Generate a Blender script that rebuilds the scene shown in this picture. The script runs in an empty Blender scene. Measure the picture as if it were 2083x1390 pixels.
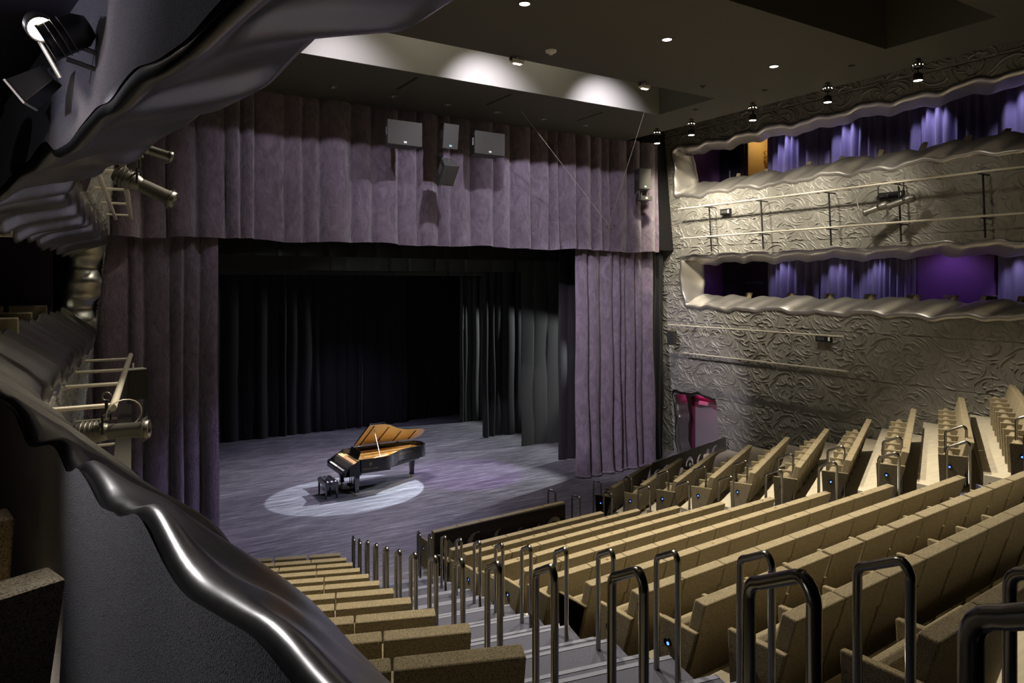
import bpy, bmesh, math, random
import numpy as np
from mathutils import Vector, Matrix
random.seed(7)
SC = bpy.context.scene
COL = SC.collection
PI = math.pi

# ------------------------------------------------------------------ camera
H, FPX, YAW = 5.8, 1430.0, 31.9405
cam = bpy.data.cameras.new('camera'); camo = bpy.data.objects.new('camera', cam); COL.objects.link(camo)
camo.location = (0, 0, H); camo.rotation_euler = (PI / 2, 0, -math.radians(YAW))
cam.sensor_width = 36.0; cam.sensor_fit = 'HORIZONTAL'; cam.lens = 36.0 * FPX / 2083.0
cam.shift_y = -(695 - 578) / 2083.0; cam.clip_start = 0.05
SC.camera = camo
# ------------------------------------------------------------------ world, exposure
W = bpy.data.worlds.new('world'); SC.world = W; W.use_nodes = True
W.node_tree.nodes['Background'].inputs[0].default_value = (0.35, 0.33, 0.42, 1)
W.node_tree.nodes['Background'].inputs[1].default_value = 0.012
SC.view_settings.view_transform = 'Standard'; SC.view_settings.look = 'None'
SC.view_settings.exposure = 0.0; SC.view_settings.gamma = 1.0; SC.view_settings.use_curve_mapping = False

WARM = (1.0, 0.87, 0.67); COOL = (0.72, 0.74, 1.0); VIOLET = (0.62, 0.42, 1.0)
def spot(name, loc, target, power, angle, col=WARM, blend=0.5, size=0.06):
    l = bpy.data.lights.new(name, 'SPOT'); l.energy = power; l.spot_size = math.radians(angle)
    l.spot_blend = blend; l.color = col; l.shadow_soft_size = size
    o = bpy.data.objects.new(name, l); COL.objects.link(o); o.location = loc
    o.rotation_euler = (Vector(target) - Vector(loc)).to_track_quat('-Z', 'Y').to_euler(); return o
def point(name, loc, power, col=WARM, size=0.05):
    l = bpy.data.lights.new(name, 'POINT'); l.energy = power; l.color = col; l.shadow_soft_size = size
    o = bpy.data.objects.new(name, l); COL.objects.link(o); o.location = loc; return o
def area(name, loc, target, power, sx, sy, col):
    l = bpy.data.lights.new(name, 'AREA'); l.shape = 'RECTANGLE'; l.size = sx; l.size_y = sy; l.energy = power; l.color = col
    o = bpy.data.objects.new(name, l); COL.objects.link(o); o.location = loc
    o.rotation_euler = (Vector(target) - Vector(loc)).to_track_quat('-Z', 'Y').to_euler(); return o
# pendants washing the relief wall (Y positions from the stage backwards)
PEND = [(14.0, 14.7), (14.0, 13.4), (14.0, 11.4), (14.0, 9.4), (14.0, 7.46)]
for (x, y), p in zip(PEND, (1100, 1050, 800, 420, 60)):
    spot('pendant_lamp', (x, y, 9.70), (17.0, y + 1.3, 7.3), p * 1.15, 78, (1.0, .89, .72), 0.9, 0.13)
# ceiling downlights over the seats
for x in (3.0, 6.0, 9.0, 12.0):
    spot('downlight_lamp', (x, 9.25, 10.12), (x + .1, 6.6, 0), 3600 if x > 11 else 2450, 86, WARM, 0.6, 0.08)
for x in (3.0, 6.0, 9.0, 12.0):
    spot('downlight_lamp', (x, 3.6, 10.12), (x, 3.9, 0), 6, 64, WARM, 0.8, 0.08)
# slot lights: light the slot face and the valance
SLOT = [4.0, 7.3, 10.6]
for x in SLOT:
    spot('slot_lamp', (x, 11.85, 10.72), (x + 1.3, 16.7, 7.6), 420 if x < 5 else 720, 84, (0.9, 0.84, 1.0), 1.0, 0.04)
    spot('slot_lamp', (x - .8, 11.75, 10.25), (x - 1.4, 13.5, 10.9), 3, 140, (1.0, 0.92, 0.75), 0.7, 0.05)
for x in (3.0, 6.0, 9.0):
    point('slot_fill', (x, 12.1, 11.35), 34, (1.0, .93, .78), .1)
# follow spot with a hard edge on the piano, from the wings
spot('follow_spot', (11.7, 19.3, 6.6), (6.76, 18.93, 0), 6600, 23.6, (0.80, 0.89, 1.0), 0.03, 0.03)
# stage washes
spot('stage_wash', (8.0, 20.2, 6.1), (6.8, 19.4, 0), 1100, 120, (0.76, 0.64, 0.84), 0.8, 0.3)
spot('stage_wash', (11.2, 17.3, 6.3), (10.2, 18.9, 0), 900, 34, (.38, .08, .8), .5, .1)
for y in (14.6, 12.4, 10.0, 7.8):
    spot('pendant_lamp', (2.7, y, 9.7), (-.3, y + .8, 5.6), 170, 60, (1.0, .89, .72), .8, .08)
spot('stage_wash', (9.5, 24.5, 5.9), (9.0, 24.0, 0), 420, 110, (0.62, 0.60, 0.95), 0.8, 0.3)
for x, y in ((15.6, 17.7), (18.6, 19.9), (18.6, 22.1), (18.6, 25.0)):
    spot('wing_lamp', (x, y, 4.6), (7.0, y - .3, 0), 1500, 60, (0.86, 0.9, 0.93), 0.4, 0.05)
spot('stage_wash', (1.6, 18.2, 6.2), (14.6, 22.2, 2.7), 420, 50, (.85, .95, .88), .6, .1)
spot('front_wash', (9.0, 9.25, 10.0), (5.0, 15.5, 0), 1700, 44, (0.55, 0.62, 1.0), 0.7, 0.1)
spot('piano_fill', (6.2, 11.7, 10.4), (7.5, 19.25, .9), 4200, 13, (1.0, .93, .82), .5, .04)  # added spot without a fixture, brightens the keys and gold interior
spot('front_wash', (3.0, 9.25, 10.0), (14.2, 16.7, 3.3), 5600, 28, (0.9, 0.80, 1.0), 0.5, 0.1)
spot('front_wash', (10.5, 11.5, 10.0), (2.4, 16.7, .9), 900, 17, (0.72, 0.36, 0.95), 0.8, 0.1)
# balcony curtain washers, right wall
for y in (14.1, 12.1, 9.7, 7.6):
    spot('curtain_washer', (18.5, y, 10.95), (19.05, y, 8.9), 105, 62, (0.72, 0.7, 1.0), 0.7, 0.03)
for y in (14.2, 12.4, 11.2, 7.7):
    spot('curtain_washer', (18.5, y, 6.85), (19.0, y, 5.3), 34, 70, (0.75, 0.72, 1.0), 0.7, 0.03)
spot('curtain_washer', (18.2, 9.3, 6.85), (19.1, 9.3, 5.2), 20, 110, (0.6, 0.35, 1.0), 0.8, 0.05)
spot('curtain_washer', (17.6, 16.2, 6.6), (18.6, 16.9, 4.9), 9, 80, (0.6, 0.3, 0.9), 0.8, 0.05)

# ------------------------------------------------------------------ material helpers
def mat(name, col, rough=0.6, metal=0.0, spec=0.5, sheen=0.0, emit=None, estr=0.0):
    m = bpy.data.materials.new(name); m.use_nodes = True
    b = m.node_tree.nodes['Principled BSDF']
    b.inputs['Base Color'].default_value = (*col, 1); b.inputs['Roughness'].default_value = rough
    b.inputs['Metallic'].default_value = metal; b.inputs['Specular IOR Level'].default_value = spec
    if sheen: b.inputs['Sheen Weight'].default_value = sheen; b.inputs['Sheen Roughness'].default_value = 0.4
    if emit: b.inputs['Emission Color'].default_value = (*emit, 1); b.inputs['Emission Strength'].default_value = estr
    return m
def nd(m, t, **kw):
    n = m.node_tree.nodes.new(t)
    for k, v in kw.items():
        if k in n.inputs: n.inputs[k].default_value = v
        else: setattr(n, k, v)
    return n
def lk(m, a, b): m.node_tree.links.new(a, b)
def coords(m, scale=(1, 1, 1), src='Object'):
    t = nd(m, 'ShaderNodeTexCoord'); mp = nd(m, 'ShaderNodeMapping'); mp.inputs['Scale'].default_value = scale
    lk(m, t.outputs[src], mp.inputs[0]); return mp.outputs[0]
def noise(m, vec, scale, detail=3, rough=0.5, dist=0.0):
    n = nd(m, 'ShaderNodeTexNoise'); n.inputs['Scale'].default_value = scale; n.inputs['Detail'].default_value = detail
    n.inputs['Roughness'].default_value = rough; n.inputs['Distortion'].default_value = dist
    lk(m, vec, n.inputs['Vector']); return n.outputs['Fac']
def ramp(m, fac, stops):
    r = nd(m, 'ShaderNodeValToRGB'); e = r.color_ramp.elements
    while len(e) < len(stops): e.new(0.5)
    for i, (p, c) in enumerate(stops): e[i].position = p; e[i].color = (*c, 1) if len(c) == 3 else c
    lk(m, fac, r.inputs[0]); return r.outputs[0]
def bsdf(m): return m.node_tree.nodes['Principled BSDF']
def bump(m, fac, strength, dist=0.01):
    b = nd(m, 'ShaderNodeBump'); b.inputs['Strength'].default_value = strength; b.inputs['Distance'].default_value = dist
    lk(m, fac, b.inputs['Height']); lk(m, b.outputs[0], bsdf(m).inputs['Normal'])
M = {}
def mk_relief(n, c):
    m = mat(n, c, 0.42, 0, 0.5); v = coords(m)
    f = noise(m, v, 3.0, 4); lk(m, ramp(m, f, [(0.3, tuple(a * .85 for a in c)), (0.7, tuple(a * 1.12 for a in c))]), bsdf(m).inputs['Base Color'])
    return m
M['relief'] = mk_relief('relief_panel_paint', (0.215, 0.21, 0.185))
m = M['steel'] = mat('brushed_steel', (0.62, 0.60, 0.56), 0.35, .88)
v = coords(m, (2, 60, 60)); bump(m, noise(m, v, 3, 2), 0.06, 0.003)
f = noise(m, coords(m), 5, 5, .6); mr = nd(m, 'ShaderNodeMapRange'); mr.inputs[3].default_value = .28; mr.inputs[4].default_value = .42; lk(m, f, mr.inputs[0]); lk(m, mr.outputs[0], bsdf(m).inputs['Roughness'])
m = M['dark_steel'] = mat('dark_polished_steel', (0.33, 0.33, 0.31), 0.26, 1.0)
v = coords(m); f = noise(m, v, 30, 6, .7); mr = nd(m, 'ShaderNodeMapRange'); mr.inputs[3].default_value = .26; mr.inputs[4].default_value = .32; lk(m, f, mr.inputs[0]); lk(m, mr.outputs[0], bsdf(m).inputs['Roughness'])
M['pipe'] = mat('pipe_metal', (0.66, 0.62, 0.52), 0.5, 0.4)
M['rail'] = mat('handrail_chrome', (0.26, 0.25, 0.23), 0.24, 1.0)
m = M['carpet'] = mat('wall_carpet', (0.12, 0.115, 0.14), 0.95, 0, .1, .4)
v = coords(m); f = noise(m, v, 260, 2, .6); lk(m, ramp(m, f, [(.38, (.04, .038, .046)), (.62, (.18, .172, .205))]), bsdf(m).inputs['Base Color']); bump(m, f, .8, .006)
m = M['aisle'] = mat('aisle_carpet', (0.10, 0.11, 0.17), 0.95, 0, .1)
v = coords(m); f = noise(m, v, 180, 2, .6); lk(m, ramp(m, f, [(.35, (.05, .053, .075)), (.65, (.095, .10, .14))]), bsdf(m).inputs['Base Color'])
M['riser'] = mat('aisle_riser_carpet', (0.045, 0.048, 0.07), 0.95, 0, .1)
M['nosing'] = mat('stair_nosing', (0.17, 0.18, 0.24), 0.8, 0, .1)
m = M['board'] = mat('pale_floor_board', (0.7, 0.64, 0.5), 0.55, 0, .4)
v = coords(m, (1, 9, 1)); f = noise(m, v, 2.5, 5, .6); lk(m, ramp(m, f, [(.3, (.40, .36, .28)), (.7, (.52, .48, .38))]), bsdf(m).inputs['Base Color'])
m = M['seat'] = mat('speckled_seat_fabric', (0.3, 0.25, 0.15), 0.85, 0, .2, .1)
v = coords(m); f = noise(m, v, 150, 3, .6, .5); g = noise(m, v, 300, 1)
lk(m, ramp(m, f, [(.34, (.065, .052, .032)), (.45, (.205, .17, .105)), (.6, (.31, .265, .175))]), bsdf(m).inputs['Base Color']); bump(m, f, .25, .003)
m = M['stage'] = mat('worn_stage_boards', (0.2, 0.19, 0.22), 0.5, 0, .35)
v = coords(m, (0.55, 6, 1)); f = noise(m, v, 1.7, 9, .78, .5)
c1 = ramp(m, f, [(.34, (.06, .057, .066)), (.5, (.15, .146, .16)), (.66, (.34, .34, .36))])
g = noise(m, coords(m, (1.6, 8, 1)), 3.0, 7, .78, 1.4); c2 = ramp(m, g, [(.64, (0, 0, 0)), (.72, (.55, .55, .55))])
mx = nd(m, 'ShaderNodeMixRGB', blend_type='ADD'); mx.inputs[0].default_value = .55; lk(m, c1, mx.inputs[1]); lk(m, c2, mx.inputs[2]); lk(m, mx.outputs[0], bsdf(m).inputs['Base Color'])
def velvet(name, c, sheen=.5, wr=1.0):
    m = mat(name, c, 0.8, 0, .25, sheen)
    v = coords(m, (1.5, 1.5, .8)); f = noise(m, v, 2.6, 5, .6, 1.6)
    lk(m, ramp(m, f, [(.3, tuple(a * .7 for a in c)), (.7, tuple(a * 1.3 for a in c))]), bsdf(m).inputs['Base Color'])
    bump(m, noise(m, v, 4.5, 5, .65, 2.2), .7 * wr, .09); return m
M['velvet'] = velvet('crushed_violet_velvet', (0.175, 0.14, 0.175))
M['black'] = mat('black_drape', (0.018, 0.018, 0.019), 0.8, 0, .2, .12)
M['grey_drape'] = mat('charcoal_drape', (0.045, 0.046, 0.042), 0.85, 0, .2, .15)
M['purple'] = mat('purple_satin_curtain', (0.25, 0.21, 0.40), 0.5, 0, .4, .3)
M['purple_wall'] = mat('purple_wall_paint', (0.22, 0.10, 0.33), 0.7)
M['dark_wall'] = mat('dark_wall_paint', (0.03, 0.022, 0.04), 0.8)
M['black_paint'] = mat('matte_black_paint', (0.012, 0.012, 0.012), 0.8, 0, .2)
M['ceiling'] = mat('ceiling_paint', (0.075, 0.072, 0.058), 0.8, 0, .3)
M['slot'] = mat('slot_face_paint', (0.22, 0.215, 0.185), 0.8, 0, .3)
M['blackmetal'] = mat('black_fixture_metal', (0.02, 0.02, 0.021), 0.4, 0.3)
M['bronze'] = mat('lantern_metal', (0.19, 0.185, 0.17), 0.4, 0.7)
M['grille'] = mat('speaker_grille', (0.046, 0.044, 0.036), 0.75)
M['cabinet'] = mat('speaker_cabinet', (0.05, 0.05, 0.045), 0.6)
M['badge'] = mat('pale_badge', (0.75, 0.75, 0.7), 0.5)
M['badge_blue'] = mat('blue_badge', (0.3, 0.55, 0.65), 0.5)
M['lens'] = mat('lit_lens', (1, .9, .75), .3, emit=(1, .82, .6), estr=30)
M['lens_pink'] = mat('lit_downlight', (1, .9, .85), .3, emit=(1, .8, .72), estr=14)
M['led'] = mat('blue_step_light', (.2, .3, 1), .3, emit=(.10, .22, 1), estr=3)
M['panel'] = mat('cut_metal_panel', (0.03, 0.024, 0.024), 0.3, 0.8)
M['panel_grey'] = mat('grey_cut_metal_panel', (0.2, 0.195, 0.18), 0.42, 0.7)
M['lacquer'] = mat('black_piano_lacquer', (0.01, 0.01, 0.011), 0.08, 0, .9)
M['gold'] = mat('gold_plate', (0.82, 0.56, 0.24), 0.4, 0.35)
M['gold_wood'] = mat('maple_lid_underside', (0.72, 0.49, 0.22), 0.3, 0.1)
M['ivory'] = mat('white_keys', (0.82, 0.78, 0.66), 0.35)
M['ebony'] = mat('black_keys', (0.01, 0.01, 0.01), 0.3)
M['brass'] = mat('brass', (0.8, 0.6, 0.25), 0.25, 1.0)
M['red_felt'] = mat('red_felt', (0.25, 0.03, 0.06), 0.9)
M['leather'] = mat('black_tufted_leather', (0.03, 0.03, 0.033), 0.25, 0, .7)
M['wire'] = mat('pale_cable', (0.45, 0.42, 0.36), 0.5, .4)
M['white'] = mat('off_white_plastic', (0.7, 0.68, 0.62), 0.5)
M['grey_door'] = mat('grey_door_paint', (0.22, 0.20, 0.21), 0.6)
M['pink'] = mat('pink_wall', (0.7, 0.12, 0.35), 0.6)
M['tan'] = mat('tan_wall', (0.5, 0.36, 0.16), 0.6)

# ------------------------------------------------------------------ mesh helpers
class MB:
    def __init__(s): s.v = []; s.f = []; s.m = []; s.sm = []
    def add(s, vs, fs, mi=0, smooth=False):
        o = len(s.v); s.v += [tuple(p) for p in vs]; s.f += [tuple(i + o for i in f) for f in fs]; s.m += [mi] * len(fs); s.sm += [smooth] * len(fs)
    def box(s, a, b, mi=0, mtx=None):
        x0, y0, z0 = a; x1, y1, z1 = b
        vs = [(x0, y0, z0), (x1, y0, z0), (x1, y1, z0), (x0, y1, z0), (x0, y0, z1), (x1, y0, z1), (x1, y1, z1), (x0, y1, z1)]
        if mtx: vs = [mtx @ Vector(p) for p in vs]
        s.add(vs, [(0, 3, 2, 1), (4, 5, 6, 7), (0, 1, 5, 4), (1, 2, 6, 5), (2, 3, 7, 6), (3, 0, 4, 7)], mi)
    def hexa(s, bot, top, mi=0):
        n = len(bot); s.add(list(bot) + list(top), [tuple(range(n - 1, -1, -1)), tuple(range(n, 2 * n))] + [(i, (i + 1) % n, n + (i + 1) % n, n + i) for i in range(n)], mi)
    def tube(s, pts, r, n=10, mi=0, caps=True, r2=None):
        pts = [Vector(p) for p in pts]; rings = []; up = None
        for i, p in enumerate(pts):
            d = (pts[min(i + 1, len(pts) - 1)] - pts[max(i - 1, 0)]).normalized()
            if up is None: up = Vector((0, 0, 1)) if abs(d.z) < .9 else Vector((1, 0, 0))
            a = d.cross(up)
            if a.length < 1e-4: a = d.cross(Vector((1, 0, 0)))
            a.normalize(); b = a.cross(d).normalized(); up = b
            rr = r if r2 is None else r + (r2 - r) * i / (len(pts) - 1)
            rings.append([p + (a * math.cos(t) + b * math.sin(t)) * rr for t in [2 * PI * k / n for k in range(n)]])
        vs = [q for R in rings for q in R]; fs = []
        for i in range(len(pts) - 1):
            for k in range(n): fs.append((i * n + k, i * n + (k + 1) % n, (i + 1) * n + (k + 1) % n, (i + 1) * n + k))
        s.add(vs, fs, mi, True)
        if caps: s.add(rings[0], [tuple(range(n))], mi); s.add(rings[-1], [tuple(range(n - 1, -1, -1))], mi)
    def lathe(s, prof, mtx=None, n=20, mi=0, smooth=True):
        vs = []
        for r, z in prof:
            for k in range(n):
                p = Vector((r * math.cos(2 * PI * k / n), r * math.sin(2 * PI * k / n), z)); vs.append(mtx @ p if mtx else p)
        fs = [(i * n + k, i * n + (k + 1) % n, (i + 1) * n + (k + 1) % n, (i + 1) * n + k) for i in range(len(prof) - 1) for k in range(n)]
        s.add(vs, fs, mi, smooth)
    def grid(s, rows, mi=0, smooth=True):
        nr, nc = len(rows), len(rows[0]); s.add([p for r in rows for p in r], [(i * nc + j, i * nc + j + 1, (i + 1) * nc + j + 1, (i + 1) * nc + j) for i in range(nr - 1) for j in range(nc - 1)], mi, smooth)
    def build(s, name, mats, parent=None, bevel=0.0, loc=None, segs=2):
        me = bpy.data.meshes.new(name); me.from_pydata(s.v, [], s.f)
        if not isinstance(mats, (list, tuple)): mats = [mats]
        for q in mats: me.materials.append(q)
        me.polygons.foreach_set('material_index', s.m); me.polygons.foreach_set('use_smooth', s.sm); me.update()
        if bevel:
            bm = bmesh.new(); bm.from_mesh(me); bmesh.ops.remove_doubles(bm, verts=bm.verts, dist=1e-5)
            bmesh.ops.bevel(bm, geom=[e for e in bm.edges if len(e.link_faces) == 2 and e.calc_face_angle(0) > .5], offset=bevel, segments=segs, affect='EDGES', profile=.5)
            bm.to_mesh(me); bm.free()
        o = bpy.data.objects.new(name, me); COL.objects.link(o)
        if parent: o.parent = parent
        if loc: o.location = loc
        return o
def tag(o, label=None, cat=None, group=None, kind=None):
    if label: o['label'] = label
    if cat: o['category'] = cat
    if group: o['group'] = group
    if kind: o['kind'] = kind
    return o
def thing(name, label, cat, loc=(0, 0, 0), rz=0, group=None):
    o = bpy.data.objects.new(name, None); COL.objects.link(o); o.location = loc; o.rotation_euler = (0, 0, rz); o.empty_display_size = .1
    return tag(o, label, cat, group)
def struct(o): o['kind'] = 'structure'; return o
def copy_tree(root, loc, rz=0, label=None, group=None, skip=()):
    r = root.copy(); COL.objects.link(r); r.location = loc; r.rotation_euler = (0, 0, rz)
    if label: r['label'] = label
    if group: r['group'] = group
    for ch in root.children:
        if ch.name.split('.')[0] in skip: continue
        c = ch.copy(); COL.objects.link(c); c.parent = r
        for g in ch.children:
            d = g.copy(); COL.objects.link(d); d.parent = c
    return r
ORD = ['first', 'second', 'third', 'fourth', 'fifth', 'sixth', 'seventh', 'eighth', 'ninth', 'tenth', 'eleventh', 'twelfth', 'thirteenth', 'fourteenth']
# ================================================================== STRUCTURE
def XR(z): return 17.64 - 0.11 * z
def PL(y):                       # left wall plan line at z=4.9 (two splayed lengths, soft joint)
    a = .37 + .0726 * (y - 16.8); b = 1.0 - .18 * y; k = .04
    return max(a, b) + k * math.log1p(math.exp(-abs(a - b) / k))
def XL(y, z): return PL(y) + .11 * (z - 4.9)
# ---- relief pattern: one scroll panel 3.045 m x 1.215 m, repeated over the walls
STROKES = "-8,123,-2,124,3,121;-20,95,-11,88,3,90,14,97,19,107,21,116;5,118,12,115,8,105,4,99;23,138,27,130,29,123,38,126;38,139,44,129,44,115,39,103;29,91,37,96,46,105,55,110,69,114,82,114,91,110,97,104;17,65,20,73,28,82,37,88,44,95,48,99;23,47,17,56,16,64;26,54,23,46,25,37,32,29,38,23;0,71,8,74,13,71,12,65,7,63;-6,68,-6,57,-2,49,6,42;7,58,6,51,10,43,17,37;39,80,46,76;35,66,41,63;58,95,62,88,67,83,72,81;70,106,70,96,75,87,81,81,86,77;81,97,83,102,88,104,94,102,94,97,90,96;82,95,84,86,89,80,94,75;93,91,96,85,102,80;47,73,53,76,60,78,70,79;45,71,51,67,45,60,42,52,46,43,56,36;68,64,60,60,55,54,54,46,60,36;75,71,72,65,71,59,76,54;78,51,80,42,89,50,99,55;98,45,103,50,111,50,112,46,125,44,134,39,140,30,140,19,134,8;92,67,88,64,89,62;85,33,95,32,108,32;110,36,124,34,130,30,132,27;118,21,132,26;109,7,116,13,123,15;82,30,90,26,99,23;99,20,105,12,109,2,111,-14;85,10,90,12,98,11;86,7,91,0,98,-7,107,-18;94,4,105,-3;40,33,47,25;51,30,54,19,54,9;58,13,61,31,65,41,66,31;53,0,67,2,83,1,91,-4;106,105,103,90;107,85,112,91,119,93,127,91,132,87,135,76;114,98,119,102,128,104,137,102;130,96,138,98,142,101,137,106;135,106,144,101,151,94,151,88;147,89,150,85,146,81,142,83;133,115,144,113,155,107,162,99,164,90;142,118,155,116,167,108;138,81,145,77,159,77;129,81,122,81,114,77,111,69,114,60,122,52,132,46,144,44,154,44;103,67,109,59,119,50,130,43;139,69,135,72,130,68,131,60,137,53,145,50;149,57,154,57,157,62,152,65,146,62,145,55,151,51,164,51;150,26,151,17,155,10;163,35,159,31,160,23,162,21;9,21,22,25,32,21,39,14,42,3,42,-4;-24,35,-15,38,0,39,12,37;-14,6,-8,11,4,12,6,16,18,9,22,14,27,0,37,1;-3,2,9,1,17,-4,19,-12;-21,15,-15,13,-17,10;120,121,128,127,133,125,140,129,145,125,161,125;176,113,186,109,196,100,206,93,220,90,236,91,245,96,250,100,251,94,246,87,240,80;205,79,212,76,221,73,229,72,230,68,237,66,241,62,251,58;204,82,219,78,237,78,236,72,242,69,247,69;239,76,242,77,244,72,249,72,257,77,259,83;260,97,264,92,260,79,256,68,252,60,250,64,252,69;262,96,267,88,273,80,280,77;256,115,257,107,260,99;260,117,265,109,272,103,284,102;264,116,271,111;284,109,288,106,286,112,291,113,295,108,293,102;287,89,298,89,307,92,316,100;282,80,292,76;296,79,316,81;261,75,271,75,283,71;285,74,290,70,293,62,290,51,286,42,278,38;261,73,267,68,275,64,270,60,279,57,285,53,283,49;233,47,238,47,259,50,261,44,275,46,278,43;208,71,211,60,213,48,216,39;207,71,205,59,203,52,201,55;192,56,193,48;187,54,178,45,176,36,178,29,183,22,193,19,190,13,198,5;200,40,206,44,212,44;208,41,207,31,210,23,218,15,226,11;194,31,196,22,204,13;198,11,208,4,224,1;220,46,224,37,229,30;226,27,229,19,234,13,243,9;223,23,224,14,229,9;233,38,240,32,251,26;249,33,257,31,269,36;242,19,254,12;170,41,166,25,169,13,177,2,188,-6,198,-18;185,99,189,84;189,105,195,97,197,87,195,73,189,63,182,58,172,59,162,62;179,83,177,69;162,111,170,104,173,94,170,85;211,111,214,105,222,99;227,117,222,110,225,101;233,117,232,107,237,100;242,111,247,110,247,104,242,101;315,38,304,40,293,38,280,32,268,22,265,13,266,5,273,0,282,1;295,31,286,27,282,19,284,13,290,15,291,11;298,28,295,22,298,18,304,16;304,24,309,22,308,18;289,1,291,7,298,12,310,13;300,70,298,61,302,52,310,45;303,71,312,75,317,74;165,40,159,32,161,22"
TW, TH = 3.045, 1.215
def relief_tile(nu, nv):
    us = (np.arange(nu) + .5) * TW / nu; vs = (np.arange(nv) + .5) * TH / nv
    U, V = np.meshgrid(us, vs); Hh = np.zeros_like(U); G = np.zeros_like(U)
    for s in STROKES.split(';'):
        a = np.array([int(q) for q in s.split(',')], float).reshape(-1, 2) / 100
        if len(a) > 2:            # smooth the traced stroke
            b = [a[0]]
            for i in range(len(a) - 1): b += [a[i] * .75 + a[i + 1] * .25, a[i] * .25 + a[i + 1] * .75]
            a = np.array(b + [a[-1]])
        L = np.concatenate([[0], np.cumsum(np.hypot(*(a[1:] - a[:-1]).T))]); L /= L[-1]
        best = np.full(U.shape, 9.0); side = np.zeros_like(U); tt = np.zeros_like(U)
        for ou in (-TW, 0, TW):
            for ov in (-TH, 0, TH):
                lo = a.min(0) + (ou, ov) - .09; hi = a.max(0) + (ou, ov) + .09
                if lo[0] > TW or lo[1] > TH or hi[0] < 0 or hi[1] < 0: continue
                i0, i1 = np.searchsorted(vs, [lo[1], hi[1]]); j0, j1 = np.searchsorted(us, [lo[0], hi[0]])
                if i1 <= i0 or j1 <= j0: continue
                u = U[i0:i1, j0:j1]; v = V[i0:i1, j0:j1]
                for k in range(len(a) - 1):
                    p = a[k] + (ou, ov); q = a[k + 1] + (ou, ov); d = q - p; dd = max(d @ d, 1e-9)
                    t = np.clip(((u - p[0]) * d[0] + (v - p[1]) * d[1]) / dd, 0, 1)
                    ds = np.hypot(u - p[0] - t * d[0], v - p[1] - t * d[1]); m = ds < best[i0:i1, j0:j1]
                    best[i0:i1, j0:j1][m] = ds[m]; side[i0:i1, j0:j1][m] = np.sign(d[0] * (v - p[1]) - d[1] * (u - p[0]))[m]
                    tt[i0:i1, j0:j1][m] = (L[k] + t * (L[k + 1] - L[k]))[m]
        taper = .45 + .55 * np.sin(PI * np.clip(tt, 0, 1)) ** .6
        w = .0115 * taper
        Hh = np.maximum(Hh, .030 * taper * np.exp(-(best / w) ** 2))
        G += np.where(side < 0, -.009, .006) * np.exp(-(best / .03) ** 2)
    return Hh + np.clip(G, -.009, .009)
def relief_wall(name, xf, nsign, ys, zs, hole, ref_y=10.61, ref_z=3.33, res=.0105):
    nu, nv = round(TW / res), round(TH / res); T = relief_tile(nu, nv)
    Y, Z = np.meshgrid(ys, zs)
    iu = np.floor(((ref_y - Y) % TW) / TW * nu).astype(int) % nu; iv = np.floor(((Z - ref_z) % TH) / TH * nv).astype(int) % nv
    hgt = T[iv, iu]
    du = np.minimum((ref_y - Y) % TW, TW - (ref_y - Y) % TW); dv = np.minimum((Z - ref_z) % TH, TH - (Z - ref_z) % TH)
    hgt = np.where(np.minimum(du, dv) < res * .6, hgt - .03, hgt)
    X = xf(Y, Z) - nsign * hgt
    co = np.stack([X, Y, Z], -1).reshape(-1, 3); ny = len(ys); nz = len(zs)
    i, j = np.meshgrid(np.arange(nz - 1), np.arange(ny - 1), indexing='ij')
    cy = (Y[:-1, :-1] + Y[1:, 1:]) / 2; cz = (Z[:-1, :-1] + Z[1:, 1:]) / 2
    keep = ~hole(cy, cz); a = (i * ny + j)[keep]
    F = np.stack([a, a + 1, a + ny + 1, a + ny], -1)
    used = np.unique(F); mp = np.zeros(len(co), int); mp[used] = np.arange(len(used)); co = co[used]; F = mp[F]
    me = bpy.data.meshes.new(name); me.vertices.add(len(co)); me.vertices.foreach_set('co', co.ravel())
    me.loops.add(F.size); me.loops.foreach_set('vertex_index', F.ravel().astype('i'))
    me.polygons.add(len(F)); me.polygons.foreach_set('loop_start', (np.arange(len(F)) * 4).astype('i'))
    me.polygons.foreach_set('use_smooth', np.ones(len(F), bool)); me.update(); me.validate()
    me.materials.append(M['relief']); o = bpy.data.objects.new(name, me); COL.objects.link(o); return struct(o)
# openings in the side walls: (y0, y1, z0, z1)
UP = (-3.2, 16.62, 8.66, 10.12); LO = (-3.2, 16.62, 5.08, 6.66)
DOORO = (15.62, 17.5, -0.2, 2.12)
def rect(Y, Z, r, m=0.0): return (Y > r[0] - m) & (Y < r[1] + m) & (Z > r[2] - m) & (Z < r[3] + m)
def holeR(Y, Z): return rect(Y, Z, UP, .03) | rect(Y, Z, LO, .03) | rect(Y, Z, DOORO, .02)
RES = .0105
ysR = np.concatenate([np.arange(-3.0, 5.0, .06), np.arange(5.0, 18.2, RES)]); zsR = np.arange(0, 11.9, RES)
relief_wall('wall_right', lambda Y, Z: 17.64 - .11 * Z, 1, ysR, zsR, holeR)
LOL = (-3.2, 16.62, 4.72, 6.72)
def holeL(Y, Z): return rect(Y, Z, LOL, .02) | rect(Y, Z, UP, .03)
PLv = np.vectorize(PL)
ysL = np.concatenate([np.arange(-1.0, 6.0, .1), np.arange(6.0, 17.4, .02)]); zsL = np.arange(0, 11.9, .02)
relief_wall('wall_left', lambda Y, Z: PLv(Y[0])[None, :] + .11 * (Z - 4.9), -1, ysL, zsL, holeL, res=.02)

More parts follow.
